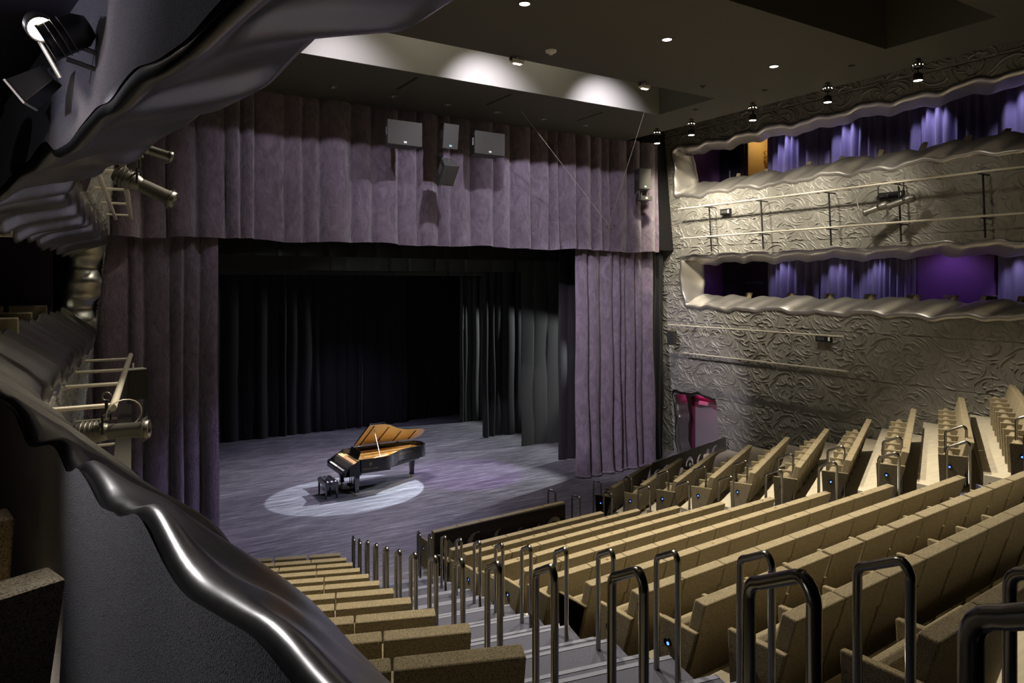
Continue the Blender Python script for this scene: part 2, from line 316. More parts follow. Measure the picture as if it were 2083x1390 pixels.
# ---- wavy metal frames
def wv(s, seed=0.0, a=1.0):
    return a * (.050 * math.sin(2 * PI * s / 1.25 + seed + .6 * math.sin(s * 1.1)) + .020 * math.sin(2 * PI * s / .55 + 1.7 * seed + 1) + .03 * math.sin(2 * PI * s / 2.9 + 2.1 * seed))
def interp(tab, x):
    t = sorted(tab)
    if x <= t[0][0]: return t[0][1]
    if x >= t[-1][0]: return t[-1][1]
    for (a, b), (c, d) in zip(t, t[1:]):
        if a <= x <= c: u = (x - a) / max(c - a, 1e-6); u = u * u * (3 - 2 * u) * .6 + u * .4; return b + (d - b) * u
def frame_loop(name, r, side, prof, seed, amp, skew, m, closed_bottom=True, step=.04, rad=.12, sb=1.0, st=1.0):
    """ring of metal round opening r=(y0,y1,z0,z1); prof=[(inset, depth)]"""
    y0, y1, z0, z1 = r; pts = []
    def arc(cy, cz, a0):
        for k in range(1, 6): a = a0 - k * PI / 12; pts.append((cy + rad * math.cos(a), cz + rad * math.sin(a), -math.cos(a), -math.sin(a)))
    for y in np.arange(y0, y1 - rad, step): pts.append((y, z1, 0, -1))
    arc(y1 - rad, z1 - rad, PI / 2)
    for z in np.arange(z1 - rad, z0 + rad, -step): pts.append((y1, z, -1, 0))
    if closed_bottom:
        arc(y1 - rad, z0 + rad, 0)
        for y in np.arange(y1 - rad, y0, -step): pts.append((y, z0, 0, 1))
    mb = MB(); rows = []; s = 0; prev = None; smax = 0
    for (y, z, ny, nz) in pts:
        if prev: s += math.hypot(y - prev[0], z - prev[1])
        prev = (y, z); row = []
        for (o, d) in prof:
            if o > .03: o = .03 + (o - .03) * (1 + (sb - 1) * max(0, nz) + (st - 1) * max(0, -nz))
            w = wv(s - skew * d, seed, amp)
            yy, zz = y + ny * (o + w), z + nz * (o + w)
            if o < -.001 or d < -.001: pass
            row.append((XR(zz) + d if side > 0 else XL(yy, zz) - d, yy, zz))
        rows.append(row)
    mb.grid(rows, 0, True); o = mb.build(name, m); return struct(o)
PROF = [(-.10, .02), (-.085, -.035), (-.05, -.055), (0.0, -.05), (.03, -.02), (.09, .07), (.17, .2), (.25, .34), (.31, .46), (.345, .54), (.36, .6), (.35, .63), (.30, .64)]
frame_loop('trim_1', UP, 1, PROF, .4, .85, .6, M['steel'], sb=1.15, st=.25)
frame_loop('trim_2', LO, 1, PROF, 2.2, .75, .8, M['steel'], sb=.95, st=.55)
frame_loop('trim_3', (15.66, 17.42, -0.25, 2.12), 1, [(-.07, .0), (-.06, -.06), (-.02, -.07), (.02, -.04), (.03, .1), (.03, .5)], 1.3, .9, .0, M['dark_steel'], closed_bottom=True)
frame_loop('trim_4', UP, -1, PROF, 1.4, .85, .6, M['steel'], sb=1.4, st=.25)
# ---- left box opening: lip and header measured wave by wave near the camera
tC = [(1.69, -.05), (1.77, -.034), (1.87, -.028), (2.02, -.002), (2.22, .02), (2.41, -.009), (2.68, -.047), (2.8, .01), (2.99, .04), (3.51, -.002), (3.8, -.006), (4.3, .019), (4.81, .012), (5.28, .039), (5.89, .026)]
tB = [(1.16, -.02), (1.27, .009), (1.39, .016), (1.62, -.021), (1.73, -.032), (1.86, -.03), (1.96, -.009), (2.12, .04), (2.22, .038), (2.34, -.004), (2.42, -.003), (2.5, -.025), (2.59, -.03), (2.82, .024), (3.01, -.013), (3.17, -.017), (3.37, .017), (3.61, .021), (3.82, -.011), (4.08, -.064), (4.39, -.042), (4.89, .028), (5.37, -.01)]
tA = [(.95, -.006), (1.1, .018), (1.25, -.005), (1.44, -.03), (1.55, -.011), (1.68, .039), (1.77, .051), (1.87, -.002), (1.99, .001), (2.05, -.027), (2.23, .017), (2.4, .032), (2.45, -.026), (2.68, .03), (3.22, -.061), (3.32, -.042), (3.51, .011), (3.8, .025), (4.26, .003)]
hA = [(1.52, .027), (1.68, .012), (1.84, -.01), (1.93, -.007), (2.07, -.003), (2.3, .028), (2.42, .016), (2.58, -.015), (2.75, .004), (2.92, -.013), (3.21, -.048), (3.48, -.041), (3.71, .036), (3.85, .037), (4.12, .007), (4.6, .01), (5.02, -.03)]
hR = [(1.86, .048), (2.03, .011), (2.14, -.009), (2.33, -.018), (2.55, -.013), (2.81, .037), (2.92, .026), (3.05, -.013), (3.21, -.022), (3.47, .011), (3.63, -.011), (3.86, -.047), (4.19, -.07), (4.44, .002), (4.61, .058), (5.02, .034), (5.26, -.013)]
hC = [(1.77, -.038), (1.95, -.061), (2.08, -.025), (2.31, .098), (2.37, .115), (2.55, .095), (2.7, .061), (3.04, -.016), (3.46, -.013), (3.75, .022), (4.04, -.004), (4.5, -.005), (4.92, -.063), (5.39, -.076), (6.16, .013), (6.94, -.009)]
def far_w(y, d, seed): return .95 * wv((y + .7 * d) * 1.15, seed)
def mixw(y, d, seed, tabs):
    f = min(1, max(0, (y - 4.6) / 1.2)); n = 0
    if f < 1:
        a, b, c = [sum(interp(t, y + e) for e in (-.05, 0, .05)) / 3 for t in tabs]; b *= .8
        n = a + (b - a) * min(1, max(0, d) / .45) if d < .45 else b + (c - b) * min(1, (d - .45) / .13)
    return n * (1 - f) + far_w(y, d, seed) * f
def strip(name, zo, prof, tabs, seed, m):
    ys = list(np.arange(.45, 7, .035)) + list(np.arange(7, 16.62, .05)); rows = []
    for y in ys:
        row = []
        for d, o in prof: z = zo + o + mixw(y, d, seed, tabs); row.append((XL(y, z) - d, y, z))
        rows.append(row)
    mb = MB(); mb.grid(rows, 0, True); return mb.build(name, m)
LIP = [(.02, -.30), (-.03, -.20), (-.05, -.10), (-.045, -.02), (-.02, .035), (.04, .085), (.14, .155), (.26, .23), (.36, .295), (.42, .34), (.46, .365), (.50, .395), (.54, .425), (.57, .44), (.592, .432), (.598, .405)]
LIPZ = [(d, o + .055 * min(1, max(0, d) / .42)) for d, o in LIP]
struct(strip('trim_5', 4.775, LIPZ, (tC, tB, tA), 5.0, M['dark_steel']))
HDR = [(.02, .26), (-.03, .16), (-.05, .07), (-.04, .01), (0, -.02), (.08, -.05), (.2, -.09), (.32, -.125), (.40, -.155), (.45, -.18), (.49, -.21), (.53, -.25), (.565, -.275), (.592, -.265), (.598, -.235)]
struct(strip('trim_6', 6.63, HDR, (hC, hR, hA), 8.3, M['dark_steel']))
# far jamb of the left box
mb = MB(); rows = []
for z in np.arange(4.75, 6.75, .03):
    w = .05 * math.sin(2 * PI * z / .85) + .02 * math.sin(2 * PI * z / .4)
    rows.append([(XL(16.7, z) + .05, 16.75 + w, z), (XL(16.7, z) + .0, 16.66 + w, z), (XL(16.6, z) - .25, 16.58 + .9 * w, z), (XL(16.6, z) - .55, 16.55 + .8 * w, z), (XL(16.6, z) - .62, 16.6 + w, z)])
mb.grid(rows, 0, True); struct(mb.build('trim_7', M['dark_steel']))
# carpeted parapet and header behind the lip
ys = list(np.arange(.3, 7, .035)) + list(np.arange(7, 16.6, .1))
mb = MB(); mb.grid([[(XL(y, 5.24) - .606, y, 5.25 + (mixw(y, .58, 5.0, (tC, tB, tA)) if y > .45 else 0)), (XL(y, 5.2) - .61, y, 5.0), (XL(y, 5.2) - .62, y, 4.1)] for y in ys], 0, True)
struct(mb.build('wall_parapet', M['carpet']))
mb = MB(); mb.grid([[(XL(y, 6.40) - .604, y, 6.395 + (mixw(y, .58, 8.3, (hC, hR, hA)) if y > .45 else 0)), (XL(y, 6.60) - .606, y, 6.6), (XL(y, 7.0) - .606, y, 7.0)] for y in ys], 0, True)
struct(mb.build('wall_header', M['carpet']))
# left box room
mb = MB(); mb.add([(-4, -2, 6.95), (1.2, -2, 6.95), (.2, 7, 6.95), (0, 17, 6.95), (-4, 17, 6.95)], [(0, 1, 2, 3, 4)]); struct(mb.build('ceiling_left_box', mat('box_ceiling_paint', (.05, .04, .065), .5)))
mb = MB(); mb.add([(-4, -2, 4.1), (1.2, -2, 4.1), (-.8, 8, 4.1), (-.4, 17, 4.1), (-4, 17, 4.1)], [(0, 1, 2, 3, 4)]); mb.box((-4, 9.3, 4.1), (-.95, 16.6, 4.42)); struct(mb.build('floor_left_box', M['carpet']))
mb = MB(); mb.box((-4.1, -2, 0), (-4, 17, 11.9)); mb.box((-4, 16.62, 3.9), (-.35, 16.75, 11.5)); struct(mb.build('wall_box_rear', M['dark_wall']))
# ---- floors
mb = MB(); mb.add([(-4.1, 10.9, 0), (21, 10.9, 0), (21, 28.2, 0), (-4.1, 28.2, 0)], [(0, 1, 2, 3)]); struct(mb.build('stage_floor', M['stage']))
mb = MB(); mb.add([(-4.1, -4, -.02), (21, -4, -.02), (21, 10.9, -.02), (-4.1, 10.9, -.02)], [(0, 1, 2, 3)]); struct(mb.build('floor', M['black_paint']))
def zk(k): return max(0.0, .28 * k + .004 * k * k)
def lineC(k): return Vector((6.02 - .234 * k, 11.78 - .993 * k, 0)), Vector((9.84 + .187 * k, 11.965 - .961 * k, 0))
dL = Vector((-.9367, .3502, 0)); dR = Vector((.8926, .4509, 0))
def lineL(k):
    r = Vector((4.187 - .2328 * k, 12.658 - .9823 * k, 0)); n = 7; return r + dL * min(4.2, (r.x - .05) / .9367), r
def lineR(k):
    a = Vector((11.25 + .10 * k, 13.30 - .97 * k, 0)); ln = (2.6 + .32 * k); return a, a + dR * ln
def platform(name, line, ks, el, er, side=0):
    mb = MB()
    for k in ks:
        a, b = line(k - .88); c, d = line(k + .12)
        u = (b - a).normalized(); v = (d - c).normalized()
        def ext(p, dirv, dist, edge):
            if edge == 'wallR': t = (17.55 - .11 * zk(k) - p.x) / dirv.x; return p + dirv * t
            if edge == 'wallL': t = (p.x + .25) / -dirv.x; return p + dirv * t
            return p + dirv * dist
        a2 = ext(a, -u, el, 'wallL' if side == 1 else ''); c2 = ext(c, -v, el, 'wallL' if side == 1 else '')
        b2 = ext(b, u, er, 'wallR' if side == 2 else ''); d2 = ext(d, v, er, 'wallR' if side == 2 else '')
        z = zk(k); bot = [(p.x, p.y, z - .45) for p in (c2, d2, b2, a2)]; top = [(p.x, p.y, z) for p in (c2, d2, b2, a2)]
        mb.hexa(bot, top)
    return struct(mb.build(name, M['board']))
platform('riser_platforms_center', lineC, range(1, 13), .10, .10)
platform('riser_platforms_left', lineL, range(1, 13), 0, .12, 1)
platform('riser_platforms_right', lineR, range(1, 12), .12, 0, 2)
# aisle stairs: two treads to a row
def stairs(name, ln, rn, y0, dy, ks):
    mb = MB(); yy = lambda k: y0 + dy * k
    for k in ks:
        for h in (0, 1):
            kf, kr = (k, k + .62) if h == 0 else (k + .62, k + 1)
            z = zk(k) if h == 0 else (zk(k) + zk(k + 1)) / 2
            if z <= 0: continue
            top = []
            for kk, s in ((kr, 0), (kr, 1), (kf, 1), (kf, 0)):
                p = (ln if s == 0 else rn)(kk); top.append((p[0], p[1], z))
            mb.hexa([(x, y, zz - .4) for x, y, zz in top], top, 1); mb.m[-5] = 0
            fa, fb = Vector(top[3]), Vector(top[2]); ra, rb = Vector(top[0]), Vector(top[1]); e = .05 / max((ra - fa).length, .1); up = Vector((0, 0, .004))
            mb.add([fa + up, fb + up, fb.lerp(rb, e) + up, fa.lerp(ra, e) + up], [(0, 1, 2, 3)], 2)
    return struct(mb.build(name, [M['aisle'], M['riser'], M['nosing']]))
stairs('aisle_stairs_left', lambda k: (4.42 - .2328 * k, 13.25 - .9823 * k), lambda k: (6.12 - .2335 * k, 12.95 - .985 * k), 0, 0, range(0, 13))
stairs('aisle_stairs_right', lambda k: (9.72 + .19 * k, 13.05 - .965 * k), lambda k: (11.10 + .10 * k, 13.85 - .97 * k), 0, 0, range(0, 12))
# ---- ceiling with two lighting slots
mb = MB(); ZC = 10.2
for a, b in (((-4, 13.5), (14.4, 17.0)), ((-4, 7.5), (14.4, 11.6)), ((-4, -4), (14.4, 5.6)), ((12.9, 11.6), (14.4, 13.5)), ((12.9, 5.6), (14.4, 7.5)), ((-4, 11.6), (1.5, 13.5)), ((-4, 5.6), (1.5, 7.5))):
    mb.box((a[0], a[1], ZC), (b[0], b[1], ZC + 1.7), 0)
struct(mb.build('ceiling', M['ceiling']))
mb = MB(); mb.box((-4.1, -4, 11.9), (21, 28.3, 12.1)); struct(mb.build('ceiling_upper', M['black_paint']))
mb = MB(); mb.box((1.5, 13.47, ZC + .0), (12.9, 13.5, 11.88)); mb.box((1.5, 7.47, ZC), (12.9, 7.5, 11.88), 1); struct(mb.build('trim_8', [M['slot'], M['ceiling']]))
# ---- stage house and rear walls
mb = MB(); mb.box((-4.1, 28.2, 0), (21, 28.4, 12)); struct(mb.build('wall_stage_rear', M['black_paint']))
mb = MB(); mb.box((-4.2, 17.4, 0), (-4.1, 28.2, 12)); mb.box((-4.1, 17.35, 0), (.35, 17.4, 12)); struct(mb.build('wall_stage_left', M['black_paint']))
mb = MB(); mb.box((21, -4, 0), (21.1, 28.2, 12)); mb.box((15.9, 17.62, 0), (16.9, 17.7, 11.9)); mb.box((16.9, 18.3, 0), (21, 18.4, 12));  struct(mb.build('wall_stage_right', M['black_paint']))
mb = MB(); mb.box((-4.1, -4.1, 0), (21, -4, 12)); struct(mb.build('wall_rear', M['dark_wall']))
mb = MB(); mb.box((.2, 16.95, 6.9), (16.9, 17.05, 11.9)); struct(mb.build('wall_proscenium', M['black_paint']))
# ---- right hand boxes: floors, rear walls
mb = MB(); mb.box((17.36, -4, 4.35), (21, 17.2, 4.6)); mb.box((17.55, -4, 4.6), (17.65, 16.6, 5.3)); struct(mb.build('floor_lower_box', M['carpet']))
mb = MB(); mb.box((16.95, -4, 7.85), (21, 17.2, 8.15)); mb.box((17.2, -4, 8.15), (17.3, 16.6, 8.95)); struct(mb.build('floor_upper_box', M['carpet']))
mb = MB(); mb.box((17.0, -4, 6.95), (21, 17.2, 7.05)); mb.box((16.6, -4, 11.2), (21, 17.2, 11.3)); struct(mb.build('ceiling_right_boxes', M['black_paint']))
mb = MB(); mb.box((19.4, -4, 4.5), (19.5, 14.95, 11.9)); mb.box((19.25, 14.95, 4.5), (19.4, 17.2, 7)); mb.box((19.25, 16.05, 8.1), (19.4, 17.2, 11.3)); mb.box((19.25, 14.95, 8.1), (19.4, 16.05, 8.9)); struct(mb.build('wall_boxes_rear', M['dark_wall']))
mb = MB(); mb.box((19.1, 8.35, 4.6), (19.25, 10.2, 7)); struct(mb.build('wall_purple', M['purple_wall']))
mb = MB(); mb.add([(17.62, 17.0, 4.6), (19.3, 16.95, 4.6), (19.3, 16.95, 6.95), (17.5, 17.0, 6.95)], [(0, 1, 2, 3)]); mb.box((17.1, 17.05, 8.1), (19.3, 17.15, 11.3)); struct(mb.build('wall_boxes_end', M['purple_wall']))
# control room seen through a glazed opening in the upper box
mb = MB(); mb.box((19.5, 14.6, 8.6), (21, 16.4, 8.7)); mb.box((20.9, 14.6, 8.7), (21, 16.4, 11.2)); mb.box((19.5, 16.3, 8.7), (20.9, 16.4, 11.2)); mb.box((19.5, 14.6, 8.7), (20.9, 14.7, 11.2)); struct(mb.build('wall_control_room', M['tan']))
mb = MB(); mb.box((19.36, 14.97, 8.9), (19.42, 16.05, 8.96)); mb.box((19.36, 14.97, 8.9), (19.42, 15.02, 11.2)); mb.box((19.36, 16.0, 8.9), (19.42, 16.05, 11.2))
wn = struct(mb.build('window_1', M['dark_wall']))
g = mat('clear_glass', (1, 1, 1), .02); bsdf(g).inputs['Transmission Weight'].default_value = 1.0; bsdf(g).inputs['IOR'].default_value = 1.1
mb = MB(); mb.box((19.385, 15.02, 8.96), (19.395, 16.0, 11.2)); mb.build('pane', g, wn)
point('control_room_lamp', (20.2, 15.6, 10.9), 26, (1, .72, .35), .1)
mb = MB()
for dz in (0, .13, .3): mb.tube([(20.3, 14.72, 10.25 + dz), (20.6, 16.28, 10.15 + dz)], .03)
tag(mb.build('ceiling_pipe', M['brass']), 'brass coloured pipes crossing the lit room behind the upper box window', 'pipe')
# doors of the boxes
def boxdoor(name, y0, z0, m, bar_z, vertical=False):
    mb = MB(); mb.box((19.19, y0, z0), (19.25, y0 + .95, z0 + 2.1)); d = struct(mb.build(name, m, bevel=.006))
    b = MB()
    if vertical: b.box((19.14, y0 + .45, bar_z - .3), (19.17, y0 + .47, bar_z + .35))
    else:
        b.box((19.12, y0 + .12, bar_z - .03), (19.17, y0 + .85, bar_z + .03)); b.box((19.12, y0 + .12, bar_z - .06), (19.19, y0 + .18, bar_z + .06)); b.box((19.12, y0 + .78, bar_z - .05), (19.19, y0 + .85, bar_z + .05))
    b.build('push_bar' if not vertical else 'pull_handle', M['white' if vertical else 'bronze'], d)
boxdoor('door_1', 15.02, 4.6, mat('plum_door_paint', (.028, .012, .035), .5), 5.85)
boxdoor('door_2', 16.1, 8.15, mat('navy_door_paint', (.018, .014, .04), .5), 9.35, True)
# ---- side passage with the pink light
mb = MB(); mb.box((18.5, 14.8, 0), (18.6, 18.2, 2.6)); mb.box((17.66, 14.75, 0), (18.5, 14.85, 2.45)); mb.box((17.66, 18.2, 0), (18.5, 18.3, 2.6)); mb.box((17.46, 14.8, 2.45), (18.5, 18.2, 2.6)); struct(mb.build('wall_passage', mat('passage_wall_paint', (.5, .42, .45), .7)))
mb = MB(); mb.box((18.42, 16.3, 0), (18.49, 17.45, 1.78)); d3 = struct(mb.build('door_3', M['grey_door'], bevel=.006))
mb = MB(); mb.box((18.33, 16.8, 1.64), (18.42, 17.2, 1.76)); mb.build('door_closer', M['badge'], d3)
mb = MB(); mb.box((18.38, 17.45, 0), (18.5, 17.58, 1.84)); mb.box((18.38, 16.2, 1.78), (18.5, 17.58, 1.85)); mb.build('door_frame', mat('plum_frame_paint', (.12, .02, .05), .5), d3)
spot('pink_lamp', (18.05, 17.0, 2.4), (18.5, 16.95, 1.9), 24, 90, (1.0, .06, .32), .7, .04); point('passage_fill', (17.8, 16.1, 1.2), 4, (.85, .8, .88), .1)  # neutral point light is added, no fixture; brings out the grey door
# ================================================================== DRAPES
def folds(x0, x1, period, seed):
    r = random.Random(seed); xs = [x0]
    while xs[-1] < x1: xs.append(xs[-1] + period * r.uniform(.55, 1.5))
    return xs, [r.uniform(.45, 1.2) for _ in xs], [r.uniform(.35, .75) for _ in xs]
def drape(name, p0, p1, z0, z1, m, amp=.1, period=.3, seed=1, res=.025, hem=0.0, flare=.0, rows=16, sharp=.7):
    p0 = Vector((*p0, 0)); p1 = Vector((*p1, 0)); L = (p1 - p0).length; u = (p1 - p0) / L; n = Vector((u.y, -u.x, 0))
    xs, am, ph = folds(0, L, period, seed); R = random.Random(seed + 5); wob = [R.uniform(-1, 1) for _ in xs]
    G = []
    for i in range(rows + 1):
        t = i / rows; z = z1 + (z0 - z1) * t; row = []; x = 0.0; k = 0
        for j in range(int(L / res) + 1):
            x = min(j * res, L)
            while k < len(xs) - 2 and x > xs[k + 1]: k += 1
            f = (x - xs[k]) / (xs[k + 1] - xs[k]); c = ph[k]
            g = f / c if f < c else (1 - f) / (1 - c)
            h = (1 - (1 - g) ** 2) ** sharp * am[k] * (.65 + .35 * t)
            d = h * amp * (1 + flare * t * t) + .012 * math.sin(z * 1.7 + wob[k] * 3) * (1 + t)
            q = p0 + u * (x + .02 * wob[k] * math.sin(z * 1.1 + wob[k] * 4) * (.3 + t)) + n * d
            zz = z + (hem * (math.sin(x * 1.9 + seed) + .5 * math.sin(x * 4.3)) if i == rows else 0)
            row.append((q.x, q.y, zz))
        G.append(row)
    mb = MB(); mb.grid(G, 0, True)
    if flare:          # heavy rolled hem resting on the boards
        pts = [(p[0], p[1], z0 + .03) for p in G[-1]][::3]; mb.tube(pts, .035, 8)
    return mb.build(name, m)
tag(drape('valance_curtain', (.25, 16.7), (15.85, 16.7), 6.8, 10.25, M['velvet'], .30, .52, 3, hem=.025), 'wide violet crushed velvet valance hanging across the top of the stage opening', 'curtain')
tag(drape('side_curtain', (.05, 16.95), (2.74, 16.88), 0.02, 6.95, M['velvet'], .24, .42, 8, flare=.3), 'tall violet velvet drape at the left edge of the stage opening', 'curtain')
tag(drape('side_curtain', (12.76, 16.88), (15.75, 16.9), 0.02, 6.95, M['velvet'], .24, .42, 12, flare=.4), 'tall violet velvet drape at the right edge of the stage opening', 'curtain')
tag(drape('tormentor_strip', (15.6, 17.2), (16.6, 17.2), 0.02, 10, M['black'], .08, .3, 4), 'narrow black masking strip between the right velvet drape and the relief wall', 'curtain')
tag(drape('backdrop_curtain', (1.5, 27.5), (11.9, 27.5), .02, 8.5, M['black'], .22, .5, 21, res=.03), 'wide pleated black backdrop curtain across the back of the stage', 'curtain')
tag(drape('backdrop_curtain', (11.7, 27.75), (15.2, 27.75), .02, 8.5, M['black_paint'], .03, .6, 22, res=.05), 'smooth flat black curtain at the rear right of the stage', 'curtain')
tag(drape('wing_curtain', (13.75, 26.2), (17.5, 26.3), .02, 7.5, M['grey_drape'], .14, .28, 31), 'pale lit charcoal wing curtain furthest upstage on the right', 'curtain')
tag(drape('wing_curtain', (13.1, 23.15), (17.5, 23.15), .02, 7.5, M['black'], .18, .4, 32), 'black pleated wing curtain second from the back on the right of the stage', 'curtain')
tag(drape('wing_curtain', (13.5, 21.05), (17.5, 21.0), .02, 7.5, M['grey_drape'], .03, .5, 33), 'flat greenish charcoal wing curtain, the widest one right of the piano', 'curtain')
tag(drape('wing_curtain', (13.48, 18.75), (17.5, 18.7), .02, 7.5, M['black'], .15, .35, 34), 'black wing curtain directly behind the right velvet drape', 'curtain')
tag(drape('border_curtain', (.3, 19.0), (17.5, 19.0), 6.55, 9.5, M['black'], .05, .6, 41, res=.05), 'black border curtain just behind the valance', 'curtain')
tag(drape('border_curtain', (.3, 21.4), (17.5, 21.4), 6.22, 9.5, M['grey_drape'], .03, .9, 42, res=.05), 'charcoal border curtain above the middle of the stage', 'curtain')
tag(drape('border_curtain', (.3, 23.5), (17.5, 23.5), 6.1, 9.5, M['grey_drape'], .03, .9, 43, res=.05), 'charcoal border curtain furthest back above the stage', 'curtain')
tag(drape('box_curtain', (19.15, 14.98), (19.15, -1.5), 8.2, 11.15, M['purple'], .24, .24, 51, res=.03, rows=8, sharp=1.5), 'long purple satin curtain behind the upper right box seats', 'curtain')
tag(drape('box_curtain', (19.15, 14.98), (19.15, 10.2), 4.62, 6.93, M['purple'], .24, .24, 52, res=.02, rows=8, sharp=1.5), 'purple satin curtain behind the lower right box, beside the plum door', 'curtain')
tag(drape('box_curtain', (19.15, 8.3), (19.15, -1.5), 4.62, 6.93, M['purple'], .24, .24, 53, res=.03, rows=8, sharp=1.5), 'purple satin curtain at the right end of the lower box, past the bare purple wall', 'curtain')
# ================================================================== SEATS
BH = .80
def seat_parts(root, w=.60, arm_left=True):
    hw = w / 2 - .006
    b = MB(); b.hexa([(-hw, .20, .10), (hw, .20, .10), (hw, .30, .10), (-hw, .30, .10)], [(-hw, 0, BH), (hw, 0, BH), (hw, .115, BH + .012), (-hw, .115, BH + .012)]); b.build('backrest', M['seat'], root, .012)
    c = MB(); pr = [(.30, .12), (.28, .30), (.275, .45), (.30, .515), (.345, .54), (.40, .525), (.43, .46), (.435, .3), (.42, .12)]
    cw = w / 2 - .02
    c.hexa([(-cw, y, z) for y, z in pr], [(cw, y, z) for y, z in pr]); c.build('folded_seat', M['seat'], root, .012)
    return hw
def make_arm(root, x, name='armrest'):
    a = MB(); a.box((x - .026, .12, .53), (x + .026, .445, .565)); o = a.build(name, M['seat'], root, .008)
    p = MB(); p.box((x - .018, .20, 0), (x + .018, .42, .53)); p.build('arm_panel', M['seat'], o)
def make_end(root, x, outward, light=True):
    e = MB(); t = .05; x0, x1 = (x, x + t) if outward > 0 else (x - t, x)
    e.hexa([(x0, .22, .0), (x1, .22, .0), (x1, .47, .0), (x0, .47, .0)], [(x0, .05, .575), (x1, .05, .575), (x1, .50, .575), (x0, .50, .575)]); o = e.build('end_panel', M['seat'], root, .01)
    if light:
        l = MB(); xo = x1 if outward > 0 else x0; s = 1 if outward > 0 else -1
        mt = Matrix.Translation((xo, .34, .40)) @ Matrix.Rotation(s * PI / 2, 4, 'Y')
        l.lathe([(0, .004), (.03, .004), (.03, .02), (.034, .02), (.034, 0)], mt, 14); l.build('light_housing', M['blackmetal'], o)
        g = MB(); mt = Matrix.Translation((xo, .34, .385)) @ Matrix.Rotation(s * PI / 2, 4, 'Y'); g.lathe([(0, .010), (.010, .008), (.014, .004), (.014, 0)], mt, 12); g.build('step_light', M['led'], o)
def make_plaque(root):
    p = MB(); p.box((-.02, .045, BH + .006), (.02, .065, BH + .012)); p.build('number_plaque', M['brass'], root)
proto = thing('theatre_seat', 'seat', 'seat'); seat_parts(proto); make_arm(proto, -.30)
proto_used = False
SEATROWS = {'center': (lineC, range(-1, 11)), 'left': (lineL, range(0, 11)), 'right': (lineR, range(0, 10))}
BN = {'center': 'middle', 'left': 'left', 'right': 'right'}
def place(p, loc, rz, label, group):
    global proto_used
    if not proto_used:
        proto_used = True; p.location = loc; p.rotation_euler = (0, 0, rz); p['label'] = label; p['group'] = group; return p
    return copy_tree(p, loc, rz, label, group)
endL = endR = None; led_pts = []
def inview(p, m=60):
    d = p[0] * .5290 + p[1] * .8486
    if d < .3: return False
    l = p[0] * .8486 - p[1] * .5290; x = 1041.5 + FPX * l / d; y = 578 - FPX * (p[2] - H) / d
    return -m < x < 2083 + m and y < 1390 + m
for blk, (ln, ks) in SEATROWS.items():
    for k in ks:
        if blk == 'center' and k == -1: a, b = Vector((6.15, 12.83, 0)), Vector((9.55, 13.02, 0))
        else: a, b = ln(k)
        L = (b - a).length; n = max(2, round(L / .6)); u = (b - a) / L; ang = math.atan2(u.y, u.x); w = L / n; nrm = Vector((-u.y, u.x, 0))
        for i in range(n):
            c = a + u * (i + .5) * w; c.z = zk(k) if k > 0 else 0.0
            if not inview((c.x, c.y, c.z + .8)): continue
            if blk == 'left' and i < n - 6 and k < 6: pass
            rowname = ORD[k + 1] if blk == 'center' else ORD[k]
            side, idx = ('aisle', n - 1 - i) if blk == 'left' else (('left aisle', i) if blk == 'center' else ('aisle', i))
            lab = f'tan speckled seat, {BN[blk]} block, {rowname} row from stage, {ORD[idx]} from its {side}'
            s = place(proto, c, ang, lab, f'tan seats of the {BN[blk]} block')
            if n and abs(w - .6) > .004: s.scale = (w / .6, 1, 1)
            if i == 0 and blk != 'left':
                if endL is None:
                    make_end(s, -.30, -1); endL = [q for q in s.children if q.name.startswith('end_panel')][0]
                else:
                    e = endL.copy(); COL.objects.link(e); e.parent = s
                    for g in endL.children: h = g.copy(); COL.objects.link(h); h.parent = e
                if k >= 1: led_pts.append((c - u * (w / 2 + .24) + nrm * .34, c.z + .16))
            if i == n - 1 and blk != 'right':
                if endR is None:
                    make_end(s, .30, 1, blk == 'left'); endR = [q for q in s.children if q.name.startswith('end_panel')][0]
                else:
                    e = endR.copy(); COL.objects.link(e); e.parent = s
            if blk == 'center' and k in (1, 2, 3, 4, 5, 6) and (i + k) % 3 == 0: make_plaque(s)
for p, z in led_pts:
    spot('step_lamp', (p.x, p.y, z), (p.x, p.y, z - 1), 5, 125, (.25, .35, 1.0), .6, .02)
# box seats on the right
UPS = [(17.85, 15.05), (17.85, 14.0), (17.85, 12.55), (17.85, 11.55), (17.85, 10.45), (17.85, 9.35), (17.85, 8.35), (17.85, 7.55)]
for i, (x, y) in enumerate(UPS):
    copy_tree(proto, (x + .1, y, 8.47), math.radians(35), f'small tan seat top showing over the upper right box lip, {ORD[i]} from the stage', 'tan seats in the upper right box')
LOS = [(17.9, 14.9), (17.9, 13.35), (17.9, 12.1), (17.9, 10.9), (17.9, 9.75), (17.9, 8.85), (17.9, 8.0), (17.9, 7.25), (17.9, 6.6)]
for i, (x, y) in enumerate(LOS):
    copy_tree(proto, (x + .32, y, 4.72), math.radians(50 if i < 6 else 0), f'small tan seat top showing over the lower right box lip, {ORD[i]} from the stage', 'tan seats in the lower right box')
